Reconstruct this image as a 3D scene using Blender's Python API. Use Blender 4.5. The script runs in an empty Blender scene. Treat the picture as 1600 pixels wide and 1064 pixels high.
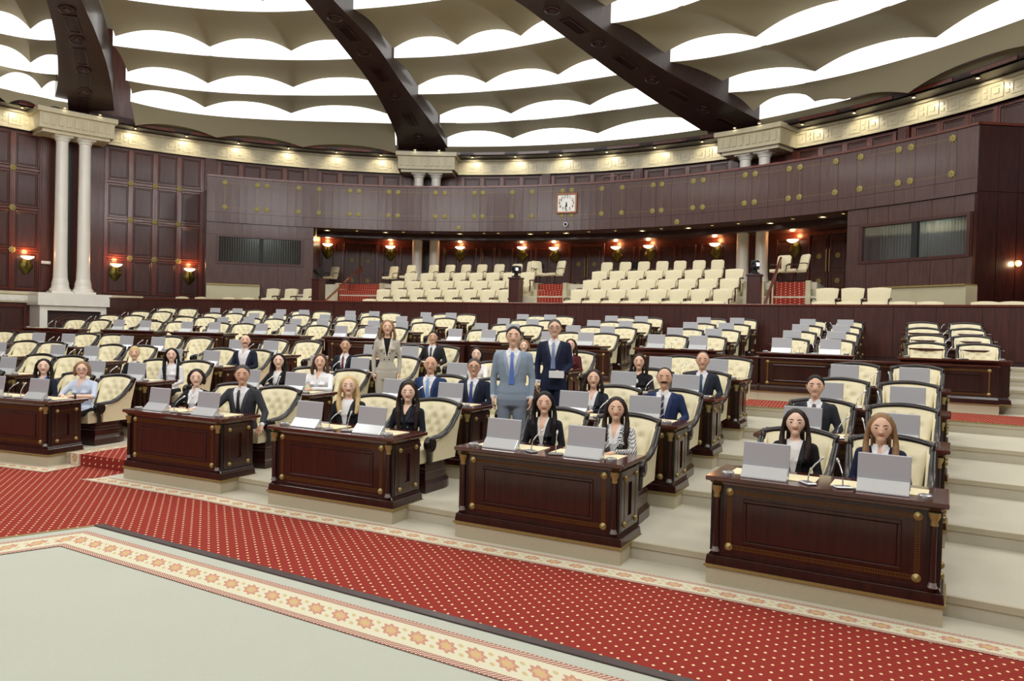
import bpy, bmesh, math, random
import numpy as np
from math import sin, cos, pi, radians as RAD, sqrt, hypot, atan2
from mathutils import Matrix, Vector
from mathutils.bvhtree import BVHTree
random.seed(4)
SC = bpy.context.scene
COL = SC.collection

# ------------------------------------------------------------------ camera, world, lamps, exposure
cam = bpy.data.cameras.new('camera')
cam.sensor_width = 36.0
cam.lens = 1176.6 / 1600 * 36
cam.clip_end = 200
co = bpy.data.objects.new('camera', cam)
COL.objects.link(co)
co.matrix_world = Matrix.Translation((0, 0, 2.2021)) @ Matrix.Rotation(pi / 2 - 0.0183, 4, 'X') @ Matrix.Rotation(0.0255, 4, 'Z')
SC.camera = co
w = bpy.data.worlds.new('world')
SC.world = w
w.use_nodes = True
w.node_tree.nodes['Background'].inputs[0].default_value = (0.9, 0.95, 1, 1)
w.node_tree.nodes['Background'].inputs[1].default_value = 0.05
vs = SC.view_settings
vs.view_transform = 'Standard'
vs.look = 'None'
vs.gamma = 1
vs.use_curve_mapping = False
vs.exposure = 0.0
STRIP_E = 1.45          # luminous ceiling strips
CEIL_W = 345           # lamps added overhead and behind the camera in place of ceiling strips

def area(name, loc, size, power, color=(1, 0.995, 0.97)):
    l = bpy.data.lights.new(name, 'AREA')
    l.shape = 'DISK'
    l.size = size
    l.energy = power
    l.color = color
    o = bpy.data.objects.new(name, l)
    o.location = loc
    COL.objects.link(o)
    return o
for i, (x, y) in enumerate([(-9, 21), (-1, 21.5), (-12, 13), (-4.5, 12), (4, 13.5), (11, 16), (-18, 19), (-4, 30), (6, 26), (-14, 26)]):
    area('ceiling_fill', (x, y, 13.2), 4.5, CEIL_W)  # added area lights that brighten the seats, standing in for ceiling strips
# the luminous strips on the far side of the dome face inwards, towards the seats
for i, (x, y) in enumerate([(-20, 6), (-15, 1.5), (-9, -1), (-3, -1.6), (3, -.5), (9, 3), (13.5, 8)]):
    l = area('dome_lamp', (x, y, 12.4), 4.5, CEIL_W * 1.25)
    l.rotation_euler = (Vector((-3, 19, 1.5)) - Vector(l.location)).to_track_quat('-Z', 'Y').to_euler()

# ------------------------------------------------------------------ layout of the hall (metres)
CW = (-4.78, 17.98); RW = 22.5            # drum wall
CB = (-5.66, 14.31); RB = 21.26           # balcony front
LOW = [('L3', -14.6, 13.1, -.27, -.20), ('L2', -12.45, 12.65, -.30, -.25), ('L1', -10.15, 11.85, -.33, -.30),
       ('D0', -7.538, 11.194, -.349, -.335), ('D1', -4.441, 9.845, -.454, -.36), ('D2', -2.076, 8.619, -.461, -.43),
       ('D3', .254, 7.393, -.487, -.487), ('D4', 2.536, 6.129, -.527, -.527)]
UP = [('A4', -13.6, 22.0, -.22, -.10), ('A3', -11.2, 21.9, -.25, -.15), ('A2', -8.9, 21.2, -.28, -.21), ('A1', -6.55, 20.5, -.31, -.26),
      ('B', -4.2, 19.75, -.35, -.325), ('C', -1.08, 18.55, -.40, -.34), ('D', 1.2, 17.4, -.45, -.41), ('E', 3.5, 16.2, -.47, -.44),
      ('F', 5.83, 15.0, -.48, -.465), ('G', 8.1, 13.8, -.50, -.49)]
BLK = {b[0]: b[1:] for b in LOW + UP}
PITCH = 1.82
def fl(n): return .164 + .1716 * n
def fu(n): return 1.03 + .165 * n
def at(blk, n, a, b):
    x, y, t, c = BLK[blk]
    pt = 1.52 if blk == 'G' else (PITCH if blk[0] in 'LD' and len(blk) == 2 else 1.75)
    return (x + a * cos(t) - b * sin(t) - pt * n * sin(c), y + a * sin(t) + b * cos(t) + pt * n * cos(c))
def pol(c, r, deg):
    a = RAD(deg)
    return (c[0] + r * sin(a), c[1] + r * cos(a))

# ------------------------------------------------------------------ materials
def lin(c):
    return tuple(((v / 12.92) if v <= .04045 else ((v + .055) / 1.055) ** 2.4) for v in c)
def rgb(r, g, b): return lin((r / 255, g / 255, b / 255)) + (1,)
class NT:
    def __init__(s, name):
        s.m = bpy.data.materials.new(name)
        s.m.use_nodes = True
        s.t = s.m.node_tree
        s.b = s.t.nodes['Principled BSDF']
    def n(s, ty, **k):
        x = s.t.nodes.new(ty)
        for a, v in k.items(): setattr(x, a, v)
        return x
    def l(s, a, b): s.t.links.new(a, b)
    def val(s, x, sock):
        if hasattr(x, 'is_output'): s.l(x, sock)
        else: sock.default_value = x
    def math(s, op, a, b=0.0, c=0.0):
        x = s.n('ShaderNodeMath', operation=op)
        s.val(a, x.inputs[0]); s.val(b, x.inputs[1])
        if op in ('MULTIPLY_ADD',): s.val(c, x.inputs[2])
        return x.outputs[0]
    def mix(s, f, a, b):
        x = s.n('ShaderNodeMix', data_type='RGBA')
        s.val(f, x.inputs[0]); s.val(a, x.inputs[6]); s.val(b, x.inputs[7])
        return x.outputs[2]
    def coord(s, which='Object'):
        return s.n('ShaderNodeTexCoord').outputs[which]
    def world(s): return s.n('ShaderNodeNewGeometry').outputs['Position']
    def sep(s, v):
        x = s.n('ShaderNodeSeparateXYZ'); s.l(v, x.inputs[0]); return x.outputs
    def noise(s, vec, scale, detail=3, stretch=None):
        if stretch:
            mp = s.n('ShaderNodeMapping'); mp.inputs['Scale'].default_value = stretch
            s.l(vec, mp.inputs['Vector']); vec = mp.outputs[0]
        x = s.n('ShaderNodeTexNoise'); x.inputs['Scale'].default_value = scale; x.inputs['Detail'].default_value = detail
        s.l(vec, x.inputs['Vector']); return x.outputs[0]
    def bump(s, h, strength=.3, dist=.01):
        x = s.n('ShaderNodeBump'); x.inputs['Strength'].default_value = strength; x.inputs['Distance'].default_value = dist
        s.l(h, x.inputs['Height']); s.l(x.outputs[0], s.b.inputs['Normal'])
    def out(s, col=None, rough=None, metal=None, coat=None, spec=None):
        if col is not None: s.val(col, s.b.inputs['Base Color'])
        if rough is not None: s.val(rough, s.b.inputs['Roughness'])
        if metal is not None: s.b.inputs['Metallic'].default_value = metal
        if coat is not None:
            s.b.inputs['Coat Weight'].default_value = coat; s.b.inputs['Coat Roughness'].default_value = .12
        if spec is not None: s.b.inputs['Specular IOR Level'].default_value = spec
        return s.m
def plain(name, col, rough=.5, metal=0, coat=None, var=.0, scale=20, spec=None):
    k = NT(name)
    if var:
        nz = k.noise(k.coord(), scale)
        c2 = tuple(v * (1 - var) for v in col[:3]) + (1,)
        return k.out(k.mix(nz, col, c2), rough, metal, coat, spec)
    return k.out(col, rough, metal, coat, spec)
def wood(name, c1, c2, rough=.32, coat=.25, scale=3.0, st=(9, 9, .7)):
    k = NT(name)
    nz = k.noise(k.coord(), scale, 5, st)
    f = k.math('MULTIPLY_ADD', nz, 2.4, -.7)
    f = k.math('MINIMUM', k.math('MAXIMUM', f, 0.0), 1.0)
    k.bump(nz, .04, .004)
    return k.out(k.mix(f, c1, c2), rough, 0, coat)
def emit(name, col, e):
    k = NT(name)
    k.b.inputs['Emission Color'].default_value = col
    k.b.inputs['Emission Strength'].default_value = e
    return k.out(col, .6)
M = {}
M['desk'] = wood('desk_mahogany', rgb(60, 25, 19), rgb(35, 12, 10), .28, .35)
M['desktop'] = wood('desk_top_mahogany', rgb(92, 46, 34), rgb(60, 26, 20), .16, .6, 3, (.8, 9, 9))
M['wall'] = wood('wall_mahogany', rgb(92, 42, 32), rgb(62, 25, 20), .33, .25, 2.0)
M['panel'] = wood('panel_mahogany', rgb(78, 38, 33), rgb(54, 24, 21), .36, .25, 2.0)
M['balcony'] = wood('balcony_veneer', rgb(86, 58, 53), rgb(66, 41, 38), .38, .3, 2.2)
M['frame'] = wood('frame_mahogany', rgb(112, 52, 38), rgb(80, 34, 24), .26, .4, 3)
M['rib'] = wood('rib_dark_wood', rgb(64, 44, 40), rgb(46, 30, 28), .42, .2, 1.5)
M['dark'] = wood('dark_cornice_wood', rgb(58, 26, 22), rgb(40, 18, 15), .4, .2, 2)
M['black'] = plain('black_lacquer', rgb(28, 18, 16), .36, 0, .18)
M['blackm'] = plain('matt_black', rgb(22, 22, 24), .6)
M['gold'] = plain('brass', rgb(176, 156, 100), .42, .55, var=.25, scale=40)
M['fret'] = plain('brass_fret', rgb(124, 88, 44), .45, .6)
M['rosette'] = plain('rosette_brass', rgb(166, 152, 92), .5, .35, var=.3, scale=30)
M['inlay'] = plain('thin_brass_inlay', rgb(140, 122, 80), .45, .5)
M['bronze'] = plain('sconce_bronze', rgb(120, 108, 52), .4, .8, var=.4, scale=30)
def leather():
    k = NT('cream_leather')
    nz = k.noise(k.coord(), 14, 2)
    k.bump(k.noise(k.coord(), 180, 2), .05, .002)
    return k.out(k.mix(nz, rgb(238, 229, 194), rgb(226, 215, 176)), .42, 0, .1)
M['leather'] = leather()
M['gseat'] = plain('cream_velour', rgb(226, 216, 182), .75, var=.06, scale=9)
def marble(name, c1, c2):
    k = NT(name)
    nz = k.noise(k.coord(), 3.0, 8, (1, 1, .5))
    return k.out(k.mix(nz, c1, c2), .3, 0, .2)
M['marble'] = marble('white_marble', rgb(255, 253, 246), rgb(236, 230, 218))
M['frieze'] = marble('frieze_stone', rgb(238, 228, 196), rgb(200, 190, 156))
def carpet(name, c1, c2):
    k = NT(name)
    p = k.world()
    nz = k.noise(p, 90, 3)
    n2 = k.noise(p, 1.3, 4)
    c = k.mix(k.math('MULTIPLY', nz, .55), c1, c2)
    c = k.mix(k.math('MULTIPLY', n2, .30), c, c2)
    k.bump(nz, .35, .006)
    return k.out(c, .95, 0, None, .1)
M['beige'] = carpet('beige_carpet', rgb(212, 207, 190), rgb(178, 171, 150))
M['shaded_riser'] = carpet('beige_carpet_shaded', rgb(206, 198, 174), rgb(168, 158, 132))  # same beige carpet, with the shade on upright faces put into its colour
M['stage'] = carpet('stage_carpet', rgb(196, 200, 188), rgb(170, 172, 158))
def red_carpet():
    k = NT('red_dotted_carpet')
    p = k.world()
    s = k.sep(p)
    th = .384
    u = k.math('ADD', k.math('MULTIPLY', s[0], cos(th)), k.math('MULTIPLY', s[1], sin(th)))
    v = k.math('ADD', k.math('MULTIPLY', s[0], -sin(th)), k.math('MULTIPLY', s[1], cos(th)))
    v = k.math('ADD', v, s[2])
    P_, Q_ = .0845, .0845
    def lat(uo, vo):
        a = k.math('SUBTRACT', k.math('FRACT', k.math('ADD', k.math('DIVIDE', u, P_), uo)), .5)
        b = k.math('SUBTRACT', k.math('FRACT', k.math('ADD', k.math('DIVIDE', v, Q_), vo)), .5)
        a = k.math('MULTIPLY', a, P_); b = k.math('MULTIPLY', b, Q_)
        d = k.math('SQRT', k.math('ADD', k.math('MULTIPLY', a, a), k.math('MULTIPLY', b, b)))
        return k.math('LESS_THAN', d, .0112)
    dots = lat(100, 100)
    nz = k.noise(p, 120, 3)
    c = k.mix(nz, rgb(156, 62, 52), rgb(132, 44, 38))
    c = k.mix(dots, c, rgb(246, 216, 170))
    k.bump(nz, .3, .005)
    return k.out(c, .95, 0, None, .1)
M['red'] = red_carpet()
def border():
    # UV: u metres along the strip, v 0..1 across it
    k = NT('border_carpet')
    uv = k.sep(k.n('ShaderNodeUVMap').outputs[0])
    u, v = uv[0], uv[1]
    per = .23
    a = k.math('MULTIPLY', k.math('SUBTRACT', k.math('FRACT', k.math('DIVIDE', u, per)), .5), per)
    b = k.math('MULTIPLY', k.math('SUBTRACT', v, .5), .40)
    r = k.math('SQRT', k.math('ADD', k.math('MULTIPLY', a, a), k.math('MULTIPLY', b, b)))
    an = k.math('ARCTAN2', b, a)
    pet = k.math('MULTIPLY_ADD', k.math('COSINE', k.math('MULTIPLY', an, 8.0)), .012, .074)
    med = k.math('LESS_THAN', r, pet)
    med2 = k.math('LESS_THAN', r, k.math('MULTIPLY', pet, .62))
    core = k.math('LESS_THAN', r, .020)
    a2 = k.math('MULTIPLY', k.math('SUBTRACT', k.math('FRACT', k.math('ADD', k.math('DIVIDE', u, per), .5)), .5), per)
    b2 = k.math('SUBTRACT', k.math('ABSOLUTE', b), .055)
    r2 = k.math('SQRT', k.math('ADD', k.math('MULTIPLY', a2, a2), k.math('MULTIPLY', b2, b2)))
    sm = k.math('LESS_THAN', r2, .020)
    e = k.math('ABSOLUTE', k.math('SUBTRACT', v, .5))
    band = k.math('GREATER_THAN', e, .34)
    fr = k.math('FRACT', k.math('DIVIDE', u, .034))
    fe = k.math('FRACT', k.math('MULTIPLY', k.math('SUBTRACT', e, .34), 17.0))
    chk = k.math('GREATER_THAN', k.math('MULTIPLY', k.math('SINE', k.math('MULTIPLY', fr, 2 * pi)), k.math('SINE', k.math('MULTIPLY', fe, 2 * pi))), .12)
    line = k.math('GREATER_THAN', k.math('ABSOLUTE', k.math('SUBTRACT', e, .42)), .066)
    c = k.mix(sm, rgb(216, 212, 186), rgb(202, 184, 136))
    c = k.mix(med, c, rgb(196, 146, 124))
    c = k.mix(med2, c, rgb(206, 172, 136))
    c = k.mix(core, c, rgb(204, 182, 120))
    bc = k.mix(chk, rgb(150, 96, 86), rgb(232, 214, 192))
    bc = k.mix(line, bc, rgb(168, 112, 92))
    c = k.mix(band, c, bc)
    k.bump(k.noise(k.world(), 120, 2), .3, .005)
    return k.out(c, .95, 0, None, .1)
M['border'] = border()
M['mgrey'] = plain('monitor_grey', rgb(178, 179, 184), .5, .1)
M['mbase'] = plain('monitor_base_silver', rgb(222, 226, 230), .18, .35)
M['silver'] = plain('silver_metal', rgb(200, 202, 204), .3, .8)
M['pad'] = plain('cream_desk_pad', rgb(240, 228, 186), .5)
M['fabric'] = plain('ceiling_fabric', rgb(166, 157, 130), .85, var=.05, scale=2)
M['strip'] = emit('ceiling_strip_light', (1, 1, .97, 1), STRIP_E)
M['spot'] = emit('spot_lens', (1, .93, .78, 1), 12)
M['shade'] = emit('sconce_glass', (1, .74, .46, 1), 3.2)
M['roof'] = plain('roof_plaster', rgb(180, 172, 150), .9)
def booth_glass():
    k = NT('booth_glass'); tr = k.n('ShaderNodeBsdfTransparent'); gl = k.n('ShaderNodeBsdfGlossy'); gl.inputs['Roughness'].default_value = .04
    tr.inputs[0].default_value = (.82, .88, .86, 1)
    mx = k.n('ShaderNodeMixShader'); mx.inputs[0].default_value = .22; k.l(tr.outputs[0], mx.inputs[1]); k.l(gl.outputs[0], mx.inputs[2])
    k.l(mx.outputs[0], k.t.nodes['Material Output'].inputs[0]); return k.m
M['glass'] = booth_glass()
M['curtain'] = plain('grey_curtain', rgb(132, 138, 134), .9)
M['white'] = plain('white_plastic', rgb(240, 240, 236), .45)
M['facewhite'] = plain('clock_face', rgb(244, 244, 238), .4)
M['orange'] = wood('clock_wood', rgb(176, 108, 58), rgb(140, 80, 40), .4)
M['stonewall'] = plain('beige_cladding', rgb(196, 188, 158), .7, var=.15, scale=3)
M['lattice'] = plain('wood_grille', rgb(90, 52, 36), .5)
M['screen'] = emit('small_screen', (.75, .85, 1, 1), 1.2)
M['paper'] = plain('paper', rgb(240, 240, 240), .7)

# ------------------------------------------------------------------ mesh helpers
class MB:
    def __init__(s): s.v = []; s.f = []; s.mi = []; s.cur = 0
    def mat(s, i): s.cur = i; return s
    def add(s, vs, fs):
        o = len(s.v); s.v += [tuple(p) for p in vs]
        for f in fs: s.f.append(tuple(i + o for i in f)); s.mi.append(s.cur)
        return s
    def box(s, x0, x1, y0, y1, z0, z1, m=None):
        p = [(x, y, z) for x in (x0, x1) for y in (y0, y1) for z in (z0, z1)]
        if m: p = [m @ Vector(q) for q in p]
        return s.add(p, [(0, 1, 3, 2), (4, 6, 7, 5), (0, 4, 5, 1), (2, 3, 7, 6), (0, 2, 6, 4), (1, 5, 7, 3)])
    def frustum(s, a, b, z0, z1):
        (x0, x1, y0, y1), (X0, X1, Y0, Y1) = a, b
        p = [(x0, y0, z0), (x1, y0, z0), (x1, y1, z0), (x0, y1, z0), (X0, Y0, z1), (X1, Y0, z1), (X1, Y1, z1), (X0, Y1, z1)]
        return s.add(p, [(3, 2, 1, 0), (4, 5, 6, 7), (0, 1, 5, 4), (1, 2, 6, 5), (2, 3, 7, 6), (3, 0, 4, 7)])
    def prism(s, poly, z0, z1):
        n = len(poly)
        a = 0.0
        for i in range(n):
            a += poly[i][0] * poly[(i + 1) % n][1] - poly[(i + 1) % n][0] * poly[i][1]
        if a < 0: poly = poly[::-1]
        v = [(x, y, z0) for x, y in poly] + [(x, y, z1) for x, y in poly]
        return s.add(v, [tuple(range(n - 1, -1, -1)), tuple(range(n, 2 * n))] + [(i, (i + 1) % n, n + (i + 1) % n, n + i) for i in range(n)])
    def rings(s, R, closed=True, cap=True, loop=False):
        n = len(R[0]); v = [p for r in R for p in r]; f = []
        m = len(R)
        for i in range(m if loop else m - 1):
            j = (i + 1) % m
            for k in range(n if closed else n - 1):
                k2 = (k + 1) % n
                f.append((i * n + k, i * n + k2, j * n + k2, j * n + k))
        if cap and not loop:
            f.append(tuple(range(n - 1, -1, -1))); f.append(tuple((m - 1) * n + k for k in range(n)))
        return s.add(v, f)
    def lathe(s, prof, n=16, c=(0, 0, 0), cap=True, axis='z'):
        R = []
        for r, z in prof:
            ring = []
            for k in range(n):
                a = 2 * pi * k / n
                if axis == 'z': ring.append((c[0] + r * cos(a), c[1] + r * sin(a), c[2] + z))
                elif axis == 'y': ring.append((c[0] + r * cos(a), c[1] - z, c[2] + r * sin(a)))
                else: ring.append((c[0] + z, c[1] + r * cos(a), c[2] + r * sin(a)))
            R.append(ring)
        return s.rings(R, True, cap)
    def tube(s, pts, r, n=8, up=(0, 0, 1), cap=True, loop=False):
        pts = [Vector(p) for p in pts]; m = len(pts)
        if not isinstance(r, (list, tuple)): r = [r] * m
        R = []
        for i, p in enumerate(pts):
            a = pts[(i - 1) % m] if (i > 0 or loop) else p
            b = pts[(i + 1) % m] if (i < m - 1 or loop) else p
            d = (b - a).normalized()
            u = Vector(up)
            if abs(d.dot(u)) > .95: u = Vector((0, 1, 0)) if abs(d.y) < .9 else Vector((1, 0, 0))
            x = d.cross(u).normalized(); y = x.cross(d).normalized()
            rr = r[i]; rx, ry = rr if isinstance(rr, (list, tuple)) else (rr, rr)
            R.append([p + x * (rx * cos(2 * pi * k / n)) + y * (ry * sin(2 * pi * k / n)) for k in range(n)])
        return s.rings(R, True, cap, loop)
    def ell(s, c, r, n=12, m=8, mt=None):
        v = []; f = []
        for i in range(m + 1):
            t = pi * i / m
            for k in range(n):
                a = 2 * pi * k / n
                q = Vector((r[0] * sin(t) * cos(a), r[1] * sin(t) * sin(a), r[2] * cos(t))) + Vector(c)
                v.append(mt @ q if mt else q)
        for i in range(m):
            for k in range(n):
                k2 = (k + 1) % n
                f.append((i * n + k, (i + 1) * n + k, (i + 1) * n + k2, i * n + k2))
        return s.add(v, f)
    def mesh(s, name, mats, smooth=False, bevel=0, weld=False):
        me = bpy.data.meshes.new(name)
        me.from_pydata([tuple(p) for p in s.v], [], s.f)
        for mm in (mats if isinstance(mats, (list, tuple)) else [mats]): me.materials.append(mm)
        if any(s.mi): me.polygons.foreach_set('material_index', s.mi)
        b = bmesh.new(); b.from_mesh(me)
        if weld: bmesh.ops.remove_doubles(b, verts=b.verts, dist=1e-4)
        bmesh.ops.recalc_face_normals(b, faces=b.faces)
        if bevel:
            ed = [e for e in b.edges if len(e.link_faces) == 2 and e.calc_face_angle(0) > .6]
            bmesh.ops.bevel(b, geom=ed, offset=bevel, segments=1, affect='EDGES', clamp_overlap=True)
        b.to_mesh(me); b.free()
        if smooth:
            me.polygons.foreach_set('use_smooth', [True] * len(me.polygons))
            try: me.set_sharp_from_angle(angle=RAD(smooth if smooth is not True else 40))
            except Exception: pass
        return me
    def build(s, name, mats, parent=None, smooth=False, bevel=0, **k):
        return link(name, s.mesh(name, mats, smooth, bevel), parent, **k)
def link(name, me, parent=None, loc=None, rz=None, kind=None):
    o = bpy.data.objects.new(name, me)
    COL.objects.link(o)
    if parent: o.parent = parent
    if loc: o.location = loc
    if rz is not None: o.rotation_euler = (0, 0, rz)
    if kind: o['kind'] = kind
    return o
SEEN = {}
def tag(o, label, cat, group=None):
    if label in SEEN and not (group and SEEN[label] == group): print('DUPLICATE LABEL', label)
    SEEN[label] = group
    o['label'] = label; o['category'] = cat
    if group: o['group'] = group
    return o
def empty(name, loc=(0, 0, 0), rz=0):
    o = bpy.data.objects.new(name, None)
    o.empty_display_size = .1
    o.location = loc; o.rotation_euler = (0, 0, rz)
    COL.objects.link(o)
    return o
KIDS = {}
def freeze(root):
    KIDS[root.name] = [(c, [d for d in c.children]) for c in root.children]
    return root
USED = set()
def put(proto, loc, rz, label, cat, group, skip=()):
    if proto.name not in USED:
        USED.add(proto.name); r = proto
        r.location = loc; r.rotation_euler = (0, 0, rz)
    else:
        r = proto.copy(); COL.objects.link(r)
        r.location = loc; r.rotation_euler = (0, 0, rz)
        for c, ds in KIDS[proto.name]:
            if c.name.split('.')[0] in skip: continue
            n = c.copy(); COL.objects.link(n); n.parent = r
            for d in ds:
                e = d.copy(); COL.objects.link(e); e.parent = n
    return tag(r, label, cat, group)
ORD = ['first', 'second', 'third', 'fourth', 'fifth', 'sixth', 'seventh', 'eighth', 'ninth', 'tenth', 'eleventh', 'twelfth', 'thirteenth',
       'fourteenth', 'fifteenth', 'sixteenth', 'seventeenth', 'eighteenth', 'nineteenth', 'twentieth']

# ------------------------------------------------------------------ the setting
def arcband(mb, c, r0, r1, z0, z1, a0, a1, n=24):
    R = []
    for i in range(n + 1):
        a = a0 + (a1 - a0) * i / n
        p, q = pol(c, r0, a), pol(c, r1, a)
        R.append([(p[0], p[1], z0), (q[0], q[1], z0), (q[0], q[1], z1), (p[0], p[1], z1)])
    return mb.rings(R)
def strip(mb, A, B, z0, z1):
    R = [[(a[0], a[1], z0), (b[0], b[1], z0), (b[0], b[1], z1), (a[0], a[1], z1)] for a, b in zip(A, B)]
    return mb.rings(R)
def reach(p, d, c=CW, r=22.3):
    # distance along d from p to the circle
    px, py = p[0] - c[0], p[1] - c[1]
    b = px * d[0] + py * d[1]
    return -b + sqrt(max(0, b * b - (px * px + py * py - r * r)))
def S(name, mb, mats, smooth=False, bevel=0, parent=None):
    o = mb.build(name, mats, parent, smooth, bevel)
    if not parent: o['kind'] = 'structure'
    return o

# floor
mb = MB(); mb.prism([pol(CW, 22.75, a) for a in range(0, 360, 6)], -.12, 0); S('floor', mb, M['beige'])

def front(blks, n, b, half=.93, tl=-.2, tr=-.56):
    pts = []
    for k in blks:
        pts += [at(k, n, -half, b), at(k, n, half, b)]
    p, d = pts[0], (-cos(tl), -sin(tl)); s = reach(p, d)
    pts.insert(0, (p[0] + d[0] * s, p[1] + d[1] * s))
    p, d = pts[-1], (cos(tr), sin(tr)); s = reach(p, d)
    pts.append((p[0] + d[0] * s, p[1] + d[1] * s))
    return pts
LB = [b[0] for b in LOW]; UB = [b[0] for b in UP]
DIR = (.40, .917)
def back(pts, d):
    out = []
    for p in pts:
        q = (p[0] + DIR[0] * d, p[1] + DIR[1] * d)
        if hypot(q[0] - CW[0], q[1] - CW[1]) > 22.45:
            s = reach(p, DIR, r=22.45); q = (p[0] + DIR[0] * min(s, d), p[1] + DIR[1] * min(s, d))
        out.append(q)
    return out
for n in range(5):
    A = front(LB, n, .30)
    d = 2.7 if n < 4 else 5.6
    B = back(A, d)
    mb = MB(); strip(mb, A, B, 0, fl(n))
    # rounded carpet nosing
    mb.mat(1); strip(mb, [(a[0] - DIR[0] * .012, a[1] - DIR[1] * .012) for a in A], back(A, .03), fl(n) - .05, fl(n) + .004)
    o = S('floor_step', mb, [M['beige'], M['shaded_riser']])
    if n == 4:
        g = MB(); strip(g, [(a[0] - DIR[0] * .02, a[1] - DIR[1] * .02) for a in A], back(A, .05), fl(4) + .003, fl(4) + .012)
        S('brass_nosing', g, M['gold'], parent=o)
for n in range(4):
    A = front(UB, n, .30, .93, -.1, -.52)
    B = back(A, 2.7 if n < 3 else 4.2)
    mb = MB(); strip(mb, A, B, .3, fu(n))
    mb.mat(1); strip(mb, [(a[0] - DIR[0] * .012, a[1] - DIR[1] * .012) for a in A], back(A, .03), fu(n) - .05, fu(n) + .004)
    S('floor_step', mb, [M['beige'], M['shaded_riser']])

# stage platform in the foreground with its patterned border and dark edge strip
ZP = .12
c0 = (-4.08, 7.45); er = (.862, -.507); el = (-.766, -.643)
def ins(d):    # inner corner of a band at distance d inside both edges
    nr = (-.507, -.862); nl = (.643, -.766)
    det = nr[0] * nl[1] - nr[1] * nl[0]
    a, b = (nr[0] * c0[0] + nr[1] * c0[1]) + d, (nl[0] * c0[0] + nl[1] * c0[1]) + d
    return ((a * nl[1] - b * nr[1]) / det, (nr[0] * b - nl[0] * a) / det)
c1 = (c0[0] + er[0] * 11, c0[1] + er[1] * 11); c2 = (c0[0] + el[0] * 9, c0[1] + el[1] * 9)
mb = MB(); mb.prism([c0, c1, (5, -4.0), (-9, -4.0), c2], 0, ZP); S('floor_platform', mb, M['stage'])
mb = MB()
e = [(c0[0] - .507 * 0 + er[0] * t, c0[1] + er[1] * t) for t in (0, 11)]
strip(mb, [(p[0] + .507 * .055, p[1] + .862 * .055) for p in e], [(p[0] - .507 * .03, p[1] - .862 * .03) for p in e], 0, ZP + .012)
S('trim_1', mb, M['dark'], bevel=.004)
mb = MB()
e = [(c0[0] + el[0] * t, c0[1] + el[1] * t) for t in (0, 9)]
strip(mb, [(p[0] - .643 * .02, p[1] + .766 * .02) for p in e], [(p[0] + .643 * .015, p[1] - .766 * .015) for p in e], 0, ZP + .006)
S('trim_2', mb, M['gold'])
def uvstrip(name, A, B, z, mat, u0=0):
    me = bpy.data.meshes.new(name)
    n = len(A); v = []; f = []; uv = []
    u = [u0]
    for i in range(1, n): u.append(u[-1] + hypot((A[i][0] + B[i][0] - A[i-1][0] - B[i-1][0]) / 2, (A[i][1] + B[i][1] - A[i-1][1] - B[i-1][1]) / 2))
    for i in range(n): v += [(A[i][0], A[i][1], z), (B[i][0], B[i][1], z)]
    for i in range(n - 1):
        f.append((2 * i, 2 * i + 1, 2 * i + 3, 2 * i + 2)); uv += [(u[i], 0), (u[i], 1), (u[i + 1], 1), (u[i + 1], 0)]
    me.from_pydata(v, [], f)
    l = me.uv_layers.new(name='UVMap')
    for i, p in enumerate(uv): l.data[i].uv = p
    me.materials.append(mat)
    o = link(name, me); o['kind'] = 'structure'
    return o
a1, a2 = ins(.17), ins(.58)
uvstrip('carpet_border', [a1, (a1[0] + er[0] * 11, a1[1] + er[1] * 11)], [a2, (a2[0] + er[0] * 11, a2[1] + er[1] * 11)], ZP + .006, M['border'])
uvstrip('carpet_border', [(a1[0] + el[0] * 8, a1[1] + el[1] * 8), a1], [(a2[0] + el[0] * 8, a2[1] + el[1] * 8), a2], ZP + .006, M['border'])

# red carpet between the platform and the first step, with its own border
RB_ = ['D1', 'D2', 'D3', 'D4']
def off(b, blks, ext=None):
    P = []
    for k in blks: P += [at(k, 0, -.93, b), at(k, 0, .93, b)]
    return P
fr = off(-.10, RB_); fi = off(-.38, RB_)
q = at('D4', 0, .93, -.10); s = 5.0
fr.append((q[0] + cos(-.54) * s, q[1] + sin(-.54) * s)); q = at('D4', 0, .93, -.38); fi.append((q[0] + cos(-.54) * s, q[1] + sin(-.54) * s))
l0 = at('D1', 0, -1.02, -.10); l1 = at('D1', 0, -1.28, -.38)
uvstrip('carpet_border', [l0] + fr, [l1] + fi, .010, M['border'])
k0 = [at('L3', 0, -.9, -.08), at('L2', 0, 0, -.08), at('L1', 0, 0, -.08), at('D0', 0, -.9, -.05), at('D0', 0, 1.02, -.06), at('D0', 0, 1.02, .30)]
k1 = [at('L3', 0, -.9, -.36), at('L2', 0, 0, -.36), at('L1', 0, 0, -.36), at('D0', 0, -.9, -.33), at('D0', 0, 1.28, -.34), at('D0', 0, 1.28, .30)]
uvstrip('carpet_border', k0, k1, .010, M['border'])
mb = MB()
poly = [at('L3', 0, -.9, -.3), at('L2', 0, 0, -.3), at('L1', 0, 0, -.3), at('D0', 0, -.9, -.28), at('D0', 0, 1.22, -.28), at('D0', 0, 1.22, .32), at('D1', 0, -1.2, .32), at('D1', 0, -1.2, -.3)]
poly += [(p[0], p[1]) for p in fi] + [(10, -4), c1, c0, c2, (-16, 1)]
mb.prism(poly, 0.0, .006); S('red_carpet', mb, M['red'])
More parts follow.
